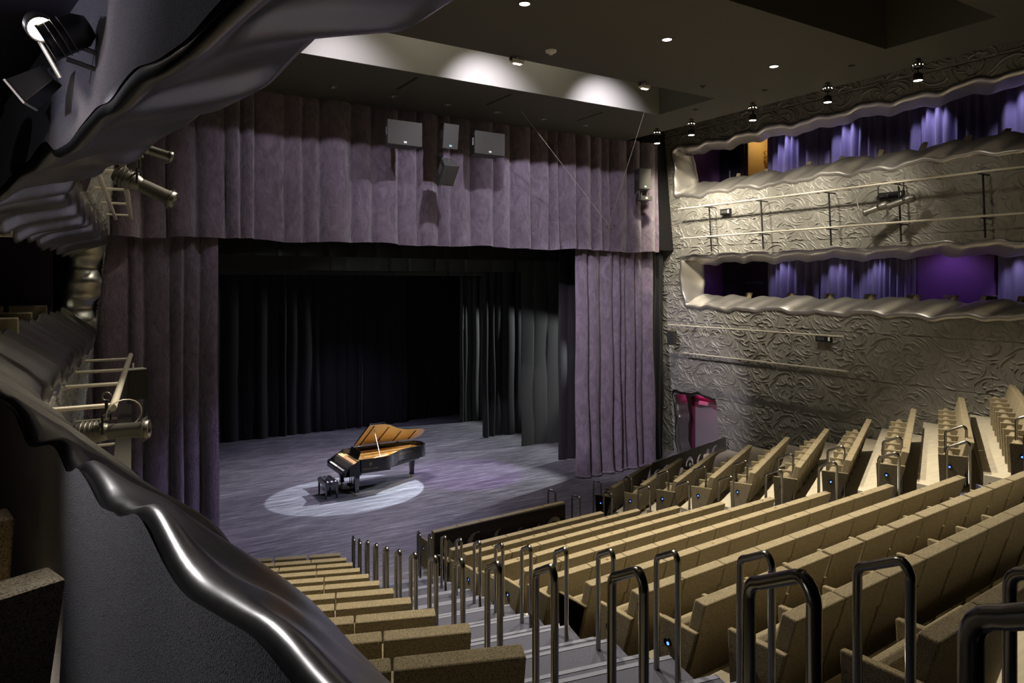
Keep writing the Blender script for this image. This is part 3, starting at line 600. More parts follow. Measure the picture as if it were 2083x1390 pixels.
# left box seats
for i, (x, y, z, a) in enumerate([(-1.02, 14.9, 4.46, 0), (-1.65, 14.9, 4.46, 0), (-1.12, 12.0, 4.44, 0), (-1.75, 12.0, 4.44, 0), (-1.18, 10.2, 4.44, 0), (-1.8, 10.2, 4.44, 0)]):
    s = copy_tree(proto, (x + .34, y, z + .15), math.radians(a), f'tan seat in the far part of the left box, {["furthest row, beside the parapet", "furthest row, away from the parapet", "middle row, beside the parapet", "middle row, away from the parapet", "nearest row, beside the parapet", "nearest row, away from the parapet"][i]}', 'tan seats in the far left box')
for i, (x, y, z, a) in enumerate([(-.43, 2.72, 4.24, 14), (-.27, 2.26, 4.16, 24), (-.62, 3.7, 4.12, 10)]):
    s = copy_tree(proto, (x, y, z), math.radians(a), ['large tan seat at the lower left corner beside the carpeted parapet', 'tan seat nearest the camera, half hidden at the lower left edge', 'shadowed tan seat behind the one at the lower left edge'][i], 'tan seats beside the near parapet')
# ================================================================== HANDRAILS
def rail_mesh(slope=.33, Lr=.30, h=.888, r=.0225):
    mb = MB(); pts = [(0, 0, 0)]; rc = .07; top1 = h; top2 = h + slope * Lr
    pts.append((0, 0, top1 - rc))
    for k in range(1, 5): a = k * PI / 10; pts.append((0, -rc + rc * math.cos(a), top1 - rc + rc * math.sin(a)))
    pts.append((0, -rc, top1 + .005)); pts.append((0, -Lr + rc, top2 - .01))
    for k in range(1, 6): a = k * PI / 10; pts.append((0, -Lr + rc - rc * math.sin(a), top2 - rc - .0 + rc * math.cos(a)))
    pts.append((0, -Lr, top2 - rc)); pts.append((0, -Lr, 0.0)); mb.tube(pts, r, 14)
    return mb
rail0 = rail_mesh(.33).build('handrail', M['rail']); railF = rail_mesh(.05, .24).build('handrail', M['rail'])
def place_rail(src, loc, rz, label, group):
    o = src
    if 'label' in src: o = src.copy(); COL.objects.link(o)
    o.location = loc; o.rotation_euler = (0, 0, rz); tag(o, label, 'handrail', group)
# the rail runs down the aisle: local -y is towards the rear of the hall
for nm, X0, Y0, dx, dy, n, ang, lab in (
    ('L', 4.62, 13.28, -.225, -.975, 14, -13.0, 'on the left side of the left aisle'),
    ('R', 5.80, 12.84, -.2225, -.983, 13, -13.0, 'on the right side of the left aisle'),
    ('B', 9.84, 13.14, .155, -.957, 11, 12.0, 'on the left side of the right aisle'),
    ('A', 11.02, 13.83, .155, -.968, 11, 12.0, 'on the right side of the right aisle')):
    for k in range(n):
        p = (X0 + dx * k, Y0 + dy * k, zk(k) - .002)
        p = {('L', 13): (1.42, .66, zk(13)), ('R', 12): (2.74, 1.15, zk(12)), ('R', 11): (3.23, 2.01, zk(11))}.get((nm, k), p)
        if not inview((p[0], p[1], p[2] + .9), 40): continue
        place_rail(railF if k < 2 else rail0, p, math.radians(ang), f'black tubular handrail hoop {lab}, {ORD[k]} from the stage', f'handrail hoops {lab}')
place_rail(railF, (9.62, 12.9 + .9, 0), math.radians(12), 'low chrome handrail hoop standing alone at the stage end of the dark cut metal panel', 'handrail hoops on the left side of the right aisle')
# ================================================================== CUT METAL SCREENS
def screen(name, p0, p1, h, m, label, seed, zb=.03, corner=.12, scale=1.0):
    p0 = Vector((*p0, 0)); p1 = Vector((*p1, 0)); L = (p1 - p0).length; u = (p1 - p0) / L; res = .02
    nx = int(L / res); nz = int(h / res); mask = np.ones((nz, nx), bool)
    X, Z = np.meshgrid((np.arange(nx) + .5) * res, (np.arange(nz) + .5) * res)
    r = random.Random(seed); x = .35
    while x < L - .3:
        cz = h * (.52 + r.uniform(-.08, .08)); R = r.uniform(.15, .22) * scale; kind = r.randint(0, 2)
        d = np.hypot(X - x, Z - cz)
        if kind == 0: mask &= ~((d < R) & (np.hypot(X - x - R * .45, Z - cz - .03) > R * .8))
        elif kind == 1: mask &= ~((d < R) & (d > R * .55) & (np.arctan2(Z - cz, X - x) > -1.6)); mask &= ~(np.hypot(X - x - R * .1, Z - cz) < R * .28)
        else:
            a = np.arctan2(Z - cz, X - x); mask &= ~(d < R * (.55 + .45 * np.abs(np.cos(2.5 * a + seed))))
        x += R + r.uniform(.18, .42)
    for cx in (0, L):
        ccx = corner if cx == 0 else L - corner
        inx = X < corner if cx == 0 else X > L - corner
        mask &= ~(inx & (Z > h - corner) & (np.hypot(X - ccx, Z - h + corner) > corner))
    mb = MB(); n = Vector((u.y, -u.x, 0)) * .012; idx = {}
    def vid(i, j, s):
        if (i, j, s) not in idx:
            q = p0 + u * j * res + n * s; idx[(i, j, s)] = len(mb.v); mb.v.append((q.x, q.y, zb + i * res))
        return idx[(i, j, s)]
    for i in range(nz):
        for j in range(nx):
            if not mask[i, j]: continue
            fs = [(vid(i, j, 1), vid(i, j + 1, 1), vid(i + 1, j + 1, 1), vid(i + 1, j, 1)), (vid(i, j, -1), vid(i + 1, j, -1), vid(i + 1, j + 1, -1), vid(i, j + 1, -1))]
            if j == 0 or not mask[i, j - 1]: fs.append((vid(i, j, -1), vid(i, j, 1), vid(i + 1, j, 1), vid(i + 1, j, -1)))
            if j == nx - 1 or not mask[i, j + 1]: fs.append((vid(i, j + 1, 1), vid(i, j + 1, -1), vid(i + 1, j + 1, -1), vid(i + 1, j + 1, 1)))
            if i == nz - 1 or not mask[i + 1, j]: fs.append((vid(i + 1, j, 1), vid(i + 1, j + 1, 1), vid(i + 1, j + 1, -1), vid(i + 1, j, -1)))
            if i == 0 or not mask[i - 1, j]: fs.append((vid(i, j, -1), vid(i, j + 1, -1), vid(i, j + 1, 1), vid(i, j, 1)))
            mb.f += fs; mb.m += [0] * len(fs); mb.sm += [False] * len(fs)
    o = mb.build(name, m); tag(o, label, 'screen')
    f = MB()
    for t in (.08, .5, .92):
        q = p0 + u * L * t; f.box((q.x - .03, q.y - .03, 0), (q.x + .03, q.y + .03, zb + .1))
    f.build('foot', m, o)
screen('cut_metal_screen', (6.05, 12.6), (9.33, 12.72), .84, M['panel'], 'long dark metal screen with scroll cutouts in front of the middle seats', 5, corner=.03)
screen('cut_metal_screen', (13.05, 13.95), (17.35, 15.15), .98, M['panel_grey'], 'grey metal screen with rounded corners and scroll cutouts before the pink doorway', 9, corner=.12, scale=1.5)
# ================================================================== SPEAKERS
def hang(root, pts, z1):
    for x, y, z in pts:
        h = MB(); h.tube([(x, y, z + .05), (x, y, z1)], .004, 6)
        h.tube([(x + .022 * math.cos(a), y, z + .03 + .022 * math.sin(a)) for a in [k * PI / 5 for k in range(11)]], .006, 6, caps=False)
        h.tube([(x, y, z + .05), (x, y, z + .14)], .010, 6); h.build('hanging_cable', M['bronze'], root)
def speaker(label, loc, w, h, d, badge, rz=0, tilt=0, zt=10.2):
    t = thing('loudspeaker', label, 'speaker', loc, rz, 'loudspeakers over the stage')
    rot = Matrix.Rotation(tilt, 4, 'X')
    c = MB(); bw = w * .36
    bt = [rot @ Vector(p) for p in ((-w / 2, 0, -h / 2), (w / 2, 0, -h / 2), (bw, d, -h / 2), (-bw, d, -h / 2))]; tp = [rot @ Vector(p) for p in ((-w / 2, 0, h / 2), (w / 2, 0, h / 2), (bw, d, h / 2), (-bw, d, h / 2))]
    c.hexa(bt, tp); cab = c.build('cabinet', M['cabinet'], t, .008)
    g = MB(); g.box((-w / 2 + .004, -.022, -h / 2 + .004), (w / 2 - .004, -.001, h / 2 - .004), 0, rot); g.build('grille', M['grille'], t, .006)
    b = MB(); b.box((-.035, -.03, -h / 2 + .05), (.035, -.0225, -h / 2 + .095), 0, rot); b.build('badge', badge, t)
    k = MB(); s = Vector((bw - w / 2, d, 0)); mx = Matrix.Translation(rot @ Vector((-w / 2 + (w / 2 - bw) * .5, d * .5, .04))) @ rot @ Matrix.Rotation(math.atan2(d, w / 2 - bw), 4, 'Z')
    k.box((-.10, -.004, -.09), (.10, .012, .09), 0, mx); k.build('handle', M['bronze'], cab)
    return t
t = speaker('wide grey loudspeaker hanging left of the two small center ones', (6.54, 15.2, 9.31), .87, .57, .45, M['badge']); hang(t, [(-.28, .12, .285), (.02, .12, .285)], .89)
t = speaker('wide grey loudspeaker hanging right of the two small center ones', (8.82, 15.2, 9.31), .87, .57, .45, M['badge']); hang(t, [(-.28, .12, .285), (.02, .12, .285)], .89)
t = speaker('narrow upright grey loudspeaker, upper one of the center pair', (7.73, 15.2, 9.37), .41, .60, .35, M['badge_blue'], 0, math.radians(8)); hang(t, [(-.06, .1, .29), (.07, .1, .29)], .83)
t = speaker('narrow grey loudspeaker tilted steeply down, lower one of the center pair', (7.68, 15.2, 8.42), .40, .56, .36, M['grille'], 0, math.radians(38)); hang(t, [(0, .0, .22)], .70)
t = speaker('dark loudspeaker high at the right end of the valance', (14.65, 15.9, 8.98), .42, .62, .35, M['badge_blue'], math.radians(-8)); hang(t, [(0, .1, .31)], 1.2)
t = speaker('small pale loudspeaker below the dark one at the right end of the valance', (14.7, 15.9, 8.4), .42, .14, .35, M['badge'], math.radians(-8)); hang(t, [(-.1, .1, .07), (.1, .1, .07)], .25)
# ================================================================== SUSPENDED MICROPHONE
t = thing('hanging_microphone', 'small cluster of microphones hung on two thin wires before the valance', 'microphone', (12.66, 15.2, 7.42))
w = MB(); w.tube([(0, 0, .02), (-3.0, -.15, 2.78)], .006, 6); w.build('suspension_wire', M['wire'], t)
w = MB(); w.tube([(0, 0, .02), (-.25, -1.7, 2.78)], .006, 6); w.build('suspension_wire', M['wire'], t)
w = MB(); w.tube([(-.12, 0, 0), (.16, 0, .02)], .008, 6); w.tube([(-.08, -.02, -.06), (.12, .0, .1)], .007, 6); w.tube([(-.08 + .1 + .1 * math.cos(a), 0, -.03 + .07 * math.sin(a)) for a in [k * PI / 8 for k in range(17)]], .006, 6, caps=False); w.build('mounting_bar', M['bronze'], t)
for x, z in ((-.12, -.02), (.04, -.06), (.16, .03)):
    w = MB(); w.tube([(x, 0, z), (x + .02, -.07, z - .05)], .014, 8); w.build('microphone', M['brass'], t)
# ================================================================== CEILING FITTINGS
def recessed(x, y, lit, label, group, i):
    t = thing('recessed_downlight', label, 'ceiling light', (x, y, 10.2), 0, group)
    r = MB(); r.lathe([(.105, .0), (.105, -.012), (.09, -.014), (.08, -.004), (.08, .05)], None, 24); r.build('trim_ring', M['bronze'] if not lit else M['ceiling'], t)
    c = MB(); c.lathe([(0, -.002), (.08, -.002)] if not lit else [(0, -.006), (.095, -.006)], None, 24)
    c.build('lens', M['lens_pink'] if lit else M['dark_steel'], t)
    if not lit:
        b = MB(); b.lathe([(0, -.02), (.02, -.018), (.03, -.004)], None, 10); b.build('lamp', M['badge'], t)
for i in range(7): recessed(3.5 + 1.425 * i, 15.45, False, f'unlit recessed downlight in the low ceiling before the valance, {ORD[i]} from the left', 'unlit row of recessed downlights', i)
for i, x in enumerate((6.0, 9.05, 12.0)): recessed(x, 9.25, True, f'bright recessed downlight in the main ceiling, {ORD[i]} from the left', 'lit recessed downlights in the main ceiling', i)
for i, x in enumerate((3.0, 6.0, 9.0, 12.0)): recessed(x, 3.6, True, f'recessed downlight in the ceiling above the rear seats, {ORD[i]} from the left', 'rear downlights', i)
for i, x in enumerate(SLOT):
    t = thing('slot_light', f'small bright track light at the near edge of the ceiling slot, {ORD[i]} from the left', 'spotlight', (x, 11.52, 10.18), 0, 'track lights along the ceiling slot')
    b = MB(); b.box((-.13, -.05, -.10), (.13, .05, -.03)); b.box((-.02, -.02, -.03), (.02, .02, .06)); b.build('housing', M['badge'], t, .008)
    b = MB(); b.box((-.06, .0, -.108), (.10, .05, -.101)); b.build('lens', M['lens'], t)
    b = MB(); b.box((-.16, -.03, -.06), (-.13, .03, .0)); b.build('bracket', M['blackmetal'], t)
t = thing('smoke_detector', 'pale round smoke detector on the ceiling between the slot and the downlights', 'smoke detector', (7.63, 10.85, 10.2))
b = MB(); b.lathe([(0, -.075), (.04, -.075), (.045, -.045), (.10, -.035), (.11, 0)], None, 20); b.build('housing', M['white'], t)
t = thing('ceiling_sprinkler', 'small dark sprinkler head on the ceiling near the hanging lanterns', 'sprinkler', (11.86, 11.01, 10.2))
b = MB(); b.lathe([(0, -.06), (.03, -.06), (.03, -.03), (.07, -.02), (.08, 0)], None, 16); b.build('head', M['blackmetal'], t)
for i, (x, y) in enumerate([(6.2, 14.3), (8.6, 14.4), (11.5, 14.6)]):
    b = MB(); b.box((-.03, -.55, -.004), (.03, .55, -.001)); o = b.build('ceiling_slot_vent', M['black_paint'], loc=(x, y, 10.2)); tag(o, f'narrow black slot in the low ceiling before the valance, {ORD[i]} from the left', 'vent', 'narrow slots in the low ceiling')
for i, (x, y) in enumerate([(13.3, 12.6), (13.3, 10.5), (13.3, 8.4)]):
    b = MB(); b.lathe([(0, -.01), (.06, -.008), (.07, 0)], None, 16); o = b.build('ceiling_port', M['black_paint'], loc=(x, y, 10.2)); tag(o, f'small dark round port in the ceiling beside the lanterns, {ORD[i]} from the stage', 'port', 'dark ports beside the lanterns')
for i, (x, y) in enumerate(PEND):
    t = thing('hanging_lantern', f'cylindrical metal wall washer lantern below the ceiling edge, {ORD[i]} from the stage', 'lantern', (x, y, 10.2), 0, 'wall washer lanterns along the relief wall')
    b = MB(); b.lathe([(.0, -.01), (.05, -.01), (.05, -.03), (.02, -.03), (.02, -.06), (.085, -.065), (.09, -.08), (.09, -.17), (.08, -.18)], None, 22); b.build('ballast_can', M['bronze'], t)
    b = MB()
    for k in range(8): a = k * PI / 4; b.lathe([(0, .0), (.009, .0)], Matrix.Translation((.0915 * math.cos(a), .0915 * math.sin(a), -.125)) @ Matrix.Rotation(a, 4, 'Z') @ Matrix.Rotation(PI / 2, 4, 'Y'), 8)
    b.build('vent_holes', M['lens'], t)
    b = MB(); b.lathe([(.012, -.18), (.012, -.27)], None, 8); b.lathe([(.012, -.27), (.05, -.275), (.085, -.30), (.088, -.42), (.08, -.425), (.075, -.40)], None, 22); b.build('lamp_head', M['blackmetal'], t)
    b = MB(); b.lathe([(0, -.418), (.078, -.422)], None, 22); b.build('lens', M['lens'], t)
t = thing('track_spotlight', 'small spotlight on the dark ceiling at the top right corner', 'spotlight', (11.67, 5.85, 10.9))
b = MB(); b.tube([(0, 0, 0), (.12, -.06, -.25)], .06, 14); b.build('housing', M['blackmetal'], t)
b = MB(); b.tube([(.121, -.0605, -.252), (.123, -.0615, -.256)], .05, 14); b.build('lens', M['lens'], t)
# ================================================================== THEATRE LANTERNS AND PIPES
def ellipsoidal(label, loc, direction, scale=1.0, m=None, yoke=True, hook=.3):
    """body axis: local +x points out of the lens"""
    m = m or M['bronze']; d = Vector(direction).normalized(); q = d.to_track_quat('X', 'Z')
    t = bpy.data.objects.new('stage_light', None); COL.objects.link(t); t.location = loc; t.rotation_euler = q.to_euler(); t.scale = (scale,) * 3; t.empty_display_size = .1; tag(t, label, 'stage light')
    R = Matrix.Rotation(PI / 2, 4, 'Y')
    b = MB(); b.lathe([(0, -.24), (.06, -.235), (.085, -.20), (.09, -.10), (.08, -.02), (.065, .02)], R, 18); b.build('lamp_house', m, t)
    b = MB()
    for k in range(5): b.lathe([(.088, -.19 + .035 * k), (.102, -.185 + .035 * k), (.088, -.18 + .035 * k)], R, 18)
    b.build('cooling_fins', m, t)
    b = MB(); b.lathe([(.062, .0), (.068, .03), (.068, .26), (.074, .27), (.08, .30), (.08, .34), (.07, .345), (.066, .30)], R, 18); b.build('lens_tube', m, t)
    b = MB(); b.lathe([(0, .315), (.066, .315)], R, 16); b.build('lens', M['dark_steel'], t)
    b = MB(); b.box((.30, -.10, -.10), (.305, .10, -.075)); b.box((.30, -.10, .075), (.305, .10, .10)); b.box((.30, -.10, -.1), (.305, -.075, .1)); b.box((.30, .075, -.1), (.305, .10, .1)); b.build('gel_frame', m, t)
    if yoke:
        qi = q.inverted(); up = qi @ Vector((0, 0, 1)); sd = Vector((0, 1, 0)); b = MB()
        top = up * hook
        for s in (-1, 1): b.tube([sd * .115 * s, sd * .115 * s + top * .6], .011, 8)
        b.tube([sd * -.115 + top * .6, sd * .115 + top * .6], .011, 8); b.tube([top * .6, top * 1.1], .014, 8); b.build('yoke', M['blackmetal'], t)
        b = MB(); b.tube([top * 1.1 + up * .03 + (up * math.sin(a) + Vector((1, 0, 0)) * math.cos(a)) * .035 for a in [k * PI / 6 for k in range(11)]], .009, 8); b.build('clamp', m, t)
    return t
def pipe(name, pts, r, label, cat='pipe', group=None, m=None):
    mb = MB(); mb.tube(pts, r, 12); o = mb.build(name, m or M['pipe']); tag(o, label, cat, group); return o
# upper rail frame on the right wall
xw = lambda z, off: XR(z) - off
def rail_frame(name, label, zs, off, y0, y1, brk, vert=True):
    t = thing(name, label, 'lighting rail', (xw(zs[0], off), y0, zs[0]))
    for z in zs:
        b = MB(); b.tube([(xw(z, off) - t.location.x, 0, z - zs[0]), (xw(z, off) - t.location.x, y1 - y0, z - zs[0])], .025, 12); b.build('pipe', M['pipe'], t)
    for y in brk:
        b = MB()
        for z in zs: b.tube([(xw(z, off) - t.location.x, y - y0, z - zs[0] - .03), (xw(z, 0.03) - t.location.x, y - y0, z - zs[0] - .03)], .018, 8)
        if vert: b.tube([(xw(zs[0], off * .62) - t.location.x, y - y0, -.03), (xw(zs[1], off * .62) - t.location.x, y - y0, zs[1] - zs[0] - .45)], .022, 8)
        b.build('bracket', M['blackmetal'], t)
rail_frame('lighting_rail', 'double pale pipe rail along the relief wall between the two right boxes', (8.17, 7.24), .5, 16.1, -3.0, (15.0, 13.1, 11.0, 9.2, 7.4, 4.4))
rail_frame('lighting_rail', 'upper pale pipe on the relief wall below the lower right box', (4.45,), .45, 17.0, 10.75, (16.2, 14.4, 12.6, 11.0), False)
rail_frame('lighting_rail', 'lower pale pipe on the relief wall, above the pink doorway', (3.56,), .45, 16.4, 10.7, (15.6, 14.2, 12.6, 11.0), False)
ellipsoidal('grey stage light hanging left on the pipe rail of the relief wall', (16.3, 9.62, 7.62), (-.35, .95, -.35), 1.0, M['bronze'], hook=.45)
ellipsoidal('grey stage light hanging right on the pipe rail, beside its twin', (16.28, 9.0, 7.72), (-.35, .95, -.32), 1.05, M['bronze'], hook=.40)
mb = MB(); R = random.Random(3)
for s in range(3): mb.tube([(16.26 + .02 * s, 9.9 - .14 * k, 8.2 + .03 * math.sin(k * 1.3 + s) - (.1 * s if 5 < k < 9 else 0)) for k in range(15)], .008, 6)
mb.tube([(16.3, 9.9, 8.1), (16.28, 10.15, 7.9), (16.28, 10.1, 7.65), (16.3, 9.9, 7.5)], .008, 6)
tag(mb.build('power_cable', M['wire']), 'tangled pale cable wrapped round the upper pipe over the two stage lights', 'cable')
def outlet(label, y, z, w=.36):
    t = thing('outlet_box', label, 'outlet box', (xw(z, .05), y, z)); b = MB(); b.box((-.05, -w / 2, -.09), (.06, w / 2, .09)); b.build('box', M['blackmetal'], t, .006)
    for k in range(5): b = MB(); b.box((-.058, w / 2 - .08 - k * .045, -.04), (-.05, w / 2 - .05 - k * .045, .04)); b.build('socket', M['bronze'], t)
    b = MB(); b.box((-.058, -w / 2 + .02, -.05), (-.05, -w / 2 + .07, .05)); b.build('switch_plate', M['badge'], t)
outlet('black socket box on the relief wall under the left end of the upper pipe', 14.6, 7.98); outlet('black socket box on the relief wall behind the two stage lights', 9.55, 7.93, .6); outlet('black socket box on the relief wall at the right end of the lower pipes', 11.6, 4.33, .45)
t = thing('wall_loudspeaker', 'small loudspeaker hanging from the left end of the lower wall pipe', 'speaker', (16.72, 16.88, 4.05), math.radians(25))
b = MB(); b.box((-.16, -.12, -.25), (.12, .1, .2)); b.build('cabinet', M['blackmetal'], t, .01); b = MB(); b.box((-.13, -.14, -.22), (.09, -.121, .17)); b.build('grille', M['grille'], t, .006)
b = MB(); b.box((-.14, -.1, .2), (.1, .08, .215)); b.tube([(0, 0, .2), (0, 0, .42)], .015, 8); b.build('bracket', M['brass'], t)
# left wall rails
t = thing('lighting_ladder', 'ladder like pipe frame high on the left wall below the header', 'lighting rail', (0, 0, 7.1))
for off in (.15, .42):
    b = MB(); b.tube([(XL(16.1, 7.1) + off, 16.1, 0), (XL(7.6, 7.1) + off, 7.6, 0)], .03 if off < .3 else .035, 12); b.build('pipe', M['pipe'], t)
for y in (15.6, 13.4, 11.4, 9.6, 8.2):
    b = MB(); b.tube([(XL(y, 7.1) - .25 + .2, y, .04), (XL(y, 7.1) + .42, y, .04)], .022, 10); b.build('rung', M['pipe'], t)
t = thing('lighting_rail', 'pale pipe on rungs standing off the left wall below the box', 'lighting rail', (0, 0, 4.45))
b = MB(); b.tube([(.92, 15.2, 0), (.36, 8.8, 0)], .04, 14); b.build('pipe', M['pipe'], t)
for y in (14.4, 12.6, 10.9, 9.0):
    b = MB(); f = (y - 8.8) / 6.4; b.tube([(XL(y, 4.45) - .02, y, -.0), (.36 + .56 * f, y, 0)], .026, 10); b.build('rung', M['pipe'], t)
t = thing('lighting_rail', 'wide ribbed bar on the left wall below the pale pipe', 'lighting rail', (0, 0, 3.5))
b = MB(); b.hexa([(.72, 15.0, -.04), (.92, 15.0, -.04), (.50, 8.2, -.04), (.30, 8.2, -.04)], [(.72, 15.0, .04), (.92, 15.0, .04), (.50, 8.2, .04), (.30, 8.2, .04)]); b.build('bar', M['bronze'], t)
for y in (13.8, 11.6, 9.4):
    b = MB(); b.tube([(XL(y, 3.5) - .02, y, 0), (.3 + .06 * (y - 8.2), y, 0)], .022, 8); b.build('rung', M['pipe'], t)
ellipsoidal('large grey stage light hanging from the left wall pipe, pointing right', (.27, 7.9, 4.36), (.93, -.30, .02), 1.12, M['bronze'], hook=.25).rotation_euler
mb = MB(); mb.tube([(.42 + .16 * math.cos(a), 7.9 + .1 * math.cos(a), 4.52 + .14 * math.sin(a) + .0) for a in [k * PI / 9 - 1.2 for k in range(14)]], .007, 6)
tag(mb.build('power_cable', M['wire']), 'looping pale cable beside the large stage light on the left wall', 'cable')
t = thing('wall_loudspeaker', 'black loudspeaker hanging at the far end of the left wall pipe', 'speaker', (.86, 13.6, 4.12), math.radians(10))
b = MB(); b.box((-.12, -.15, -.28), (.2, .15, .22)); b.build('cabinet', M['blackmetal'], t, .01); b = MB(); b.box((-.1, -.12, .22), (.18, .12, .235)); b.tube([(0, 0, .22), (0, 0, .33)], .015, 8); b.build('bracket', M['badge'], t)
ellipsoidal('grey stage light below the upper left pipe ladder, tilted down right', (.60, 8.6, 6.88), (.88, -.2, -.42), 1.12, M['bronze'], hook=.22)
t = ellipsoidal('small stage light on the upper left ladder, close to the header', (.62, 7.9, 7.15), (.8, .1, -.2), .7, M['bronze'], hook=.2)
# fixtures inside the left box on the header
def par(label, loc, direction, lit):
    d = Vector(direction).normalized(); q = d.to_track_quat('X', 'Z'); t = bpy.data.objects.new('box_spotlight', None); COL.objects.link(t); t.location = loc; t.rotation_euler = q.to_euler(); t.empty_display_size = .1; tag(t, label, 'spotlight')
    R = Matrix.Rotation(PI / 2, 4, 'Y'); b = MB(); b.lathe([(0, -.14), (.05, -.135), (.08, -.09), (.085, .06), (.088, .062), (.088, .075), (.08, .075)], R, 20); b.build('housing', M['blackmetal'], t)
    b = MB()
    for k in range(3): b.lathe([(.084, -.03 + .03 * k), (.092, -.027 + .03 * k), (.084, -.024 + .03 * k)], R, 20)
    b.build('cooling_fins', M['bronze'], t); b = MB(); b.lathe([(0, .055), (.078, .06)], R, 16); b.build('lens', M['lens'] if lit else M['dark_steel'], t)
    return t
t = par('black spotlight on a bracket under the top left ceiling, beside the lit lamp', (-.035, 2.84, 6.64), (-.82, .10, -.5), False); t.scale = (.72,) * 3
b = MB(); qi = t.rotation_euler.to_quaternion().inverted()
for dz in (-.02, -.10): b.tube([qi @ Vector((.02, 0, dz)), qi @ Vector((.16, .02, dz - .03))], .012, 8)
b.tube([qi @ Vector((.16, .02, .02)), qi @ Vector((.16, .02, -.18))], .014, 8); b.build('bracket', M['bronze'], t)
t = par('round lit lamp glaring at the top left, beside the black spotlight', (-.10, 2.89, 6.68), (.2, -.82, -.5), True); t.scale = (.5,) * 3
b = MB(); b.tube([(-.05, 0, -.08), (.10, .14, -.30)], .014, 8); b.build('bracket', M['steel'], t)
point('box_lamp', (-.075, 2.80, 6.62), 8, (1, .84, .78), .03)
spot('box_lamp', (-.10, 2.72, 6.54), (.26, 1.85, 5.2), 120, 60, (.97, .93, .98), .8, .05)
spot('box_fill', (-1.1, 2.6, 6.9), (-.55, 2.60, 4.9), 420, 24, (1, .86, .66), .7, .05)  # added spot without a fixture, brightens the near parapet seats
spot('box_fill', (-2.0, 3.4, 6.7), (.0, 3.0, 6.72), 95, 44, (.88, .86, 1.0), .8, .08)  # added level spot, lifts the header carpet; no fixture there
spot('box_fill', (-1.2, -1.5, 6.5), (.05, 2.6, 6.8), 24, 36, (.86, .88, 1.0), .8, .06)  # added behind the camera for highlights on the metal ridges
spot('box_fill', (-.5, -.9, 6.6), (.45, 1.9, 5.15), 4, 20, (.86, .88, 1.0), .8, .06)  # added spot for a highlight along the lip
spot('box_fill', (-1.6, 13.2, 6.85), (-1.0, 13.2, 4.5), 160, 70, (1, .86, .66), .8, .05)  # added unseen spot, brightens the far box seats
t = thing('flood_light', 'black box floodlight with a pale front edge on the left header', 'floodlight', (-.12, 3.28, 6.57), math.radians(-18))
b = MB(); mx = Matrix.Rotation(math.radians(-38), 4, 'Y'); b.hexa([mx @ Vector(p) for p in ((-.10, -.09, -.08), (-.10, .09, -.08), (.10, .07, -.05), (.10, -.07, -.05))], [mx @ Vector(p) for p in ((-.10, -.09, .08), (-.10, .09, .08), (.10, .07, .05), (.10, -.07, .05))]); b.build('housing', M['blackmetal'], t, .006)
b = MB(); b.box((-.112, -.092, -.083), (-.101, .092, .083), 0, mx); b.build('front_glass', M['badge'], t)
b = MB(); b.tube([(.05, 0, .04), (.06, 0, .10), (.09, 0, .10), (.09, 0, .02)], .005, 6); b.build('safety_wire', M['steel'], t); t.scale = (.66,) * 3
t = par('dim spotlight on the header at the left edge of the view', (-.36, 3.7, 6.50), (-.3, -.3, -.7), False)
t = thing('emergency_light', 'small white emergency light on the dark wall at the left edge', 'emergency light', (-.66, 9.3, 6.36))
b = MB(); b.box((-.12, -.05, -.055), (.10, .0, .055)); b.build('housing', M['white'], t, .006); b = MB(); b.box((-.08, -.056, -.02), (.08, -.051, .025)); b.build('lamp', M['bronze'], t)
# ================================================================== PIANO
pn = thing('grand_piano', 'black concert grand piano with raised lid and gold interior on stage', 'piano', (6.2, 19.19, 0))
OUT = [(0, .76), (2.45, .76), (2.62, .72), (2.74, .60), (2.80, .42), (2.80, .22), (2.74, .04), (2.60, -.06), (2.42, -.08), (2.2, -.10), (1.98, -.17), (1.78, -.30), (1.6, -.46), (1.42, -.62), (1.25, -.72), (1.08, -.76), (.0, -.76)]
def smooth(p, n=2):
    for _ in range(n):
        q = [p[0]]
        for a, b in zip(p, p[1:]): q += [(a[0] * .75 + b[0] * .25, a[1] * .75 + b[1] * .25), (a[0] * .25 + b[0] * .75, a[1] * .25 + b[1] * .75)]
        q.append(p[-1]); p = q
    return p
curve = smooth(OUT[1:-1], 2); S = [(.42, .76)] + curve + [(.42, -.76)]
def inset(pts, d):
    r = []
    for i, p in enumerate(pts):
        a = pts[max(i - 1, 0)]; b = pts[min(i + 1, len(pts) - 1)]; tx, ty = b[0] - a[0], b[1] - a[1]; l = math.hypot(tx, ty) or 1
        r.append((p[0] + ty / l * d, p[1] - tx / l * d))
    return r
# rim follows the outline (a wall 5 cm thick)
IN = inset(S, .05)
mb = MB(); n = len(S)
vs = [(x, y, .66) for x, y in S] + [(x, y, 1.0) for x, y in S] + [(x, y, 1.0) for x, y in IN] + [(x, y, .66) for x, y in IN]
fs = []
for i in range(n - 1): fs += [(i, n + i, n + i + 1, i + 1), (n + i, 2 * n + i, 2 * n + i + 1, n + i + 1), (2 * n + i, 3 * n + i, 3 * n + i + 1, 2 * n + i + 1)]
mb.add(vs, fs, 0, False)
for s in (1, -1):       # cheeks beside the keys
    y0, y1 = (.70, .76) if s > 0 else (-.76, -.70)
    mb.hexa([(.0, y0, .58), (.45, y0, .58), (.45, y1, .58), (.0, y1, .58)], [(.10, y0, .80), (.45, y0, 1.0), (.45, y1, 1.0), (.10, y1, .80)])
    mb.hexa([(-.02, y0, .58), (.12, y0, .58), (.12, y1, .58), (-.02, y1, .58)], [(-.02, y0, .745), (.12, y0, .80), (.12, y1, .80), (-.02, y1, .745)])
mb.build('rim', M['lacquer'], pn)
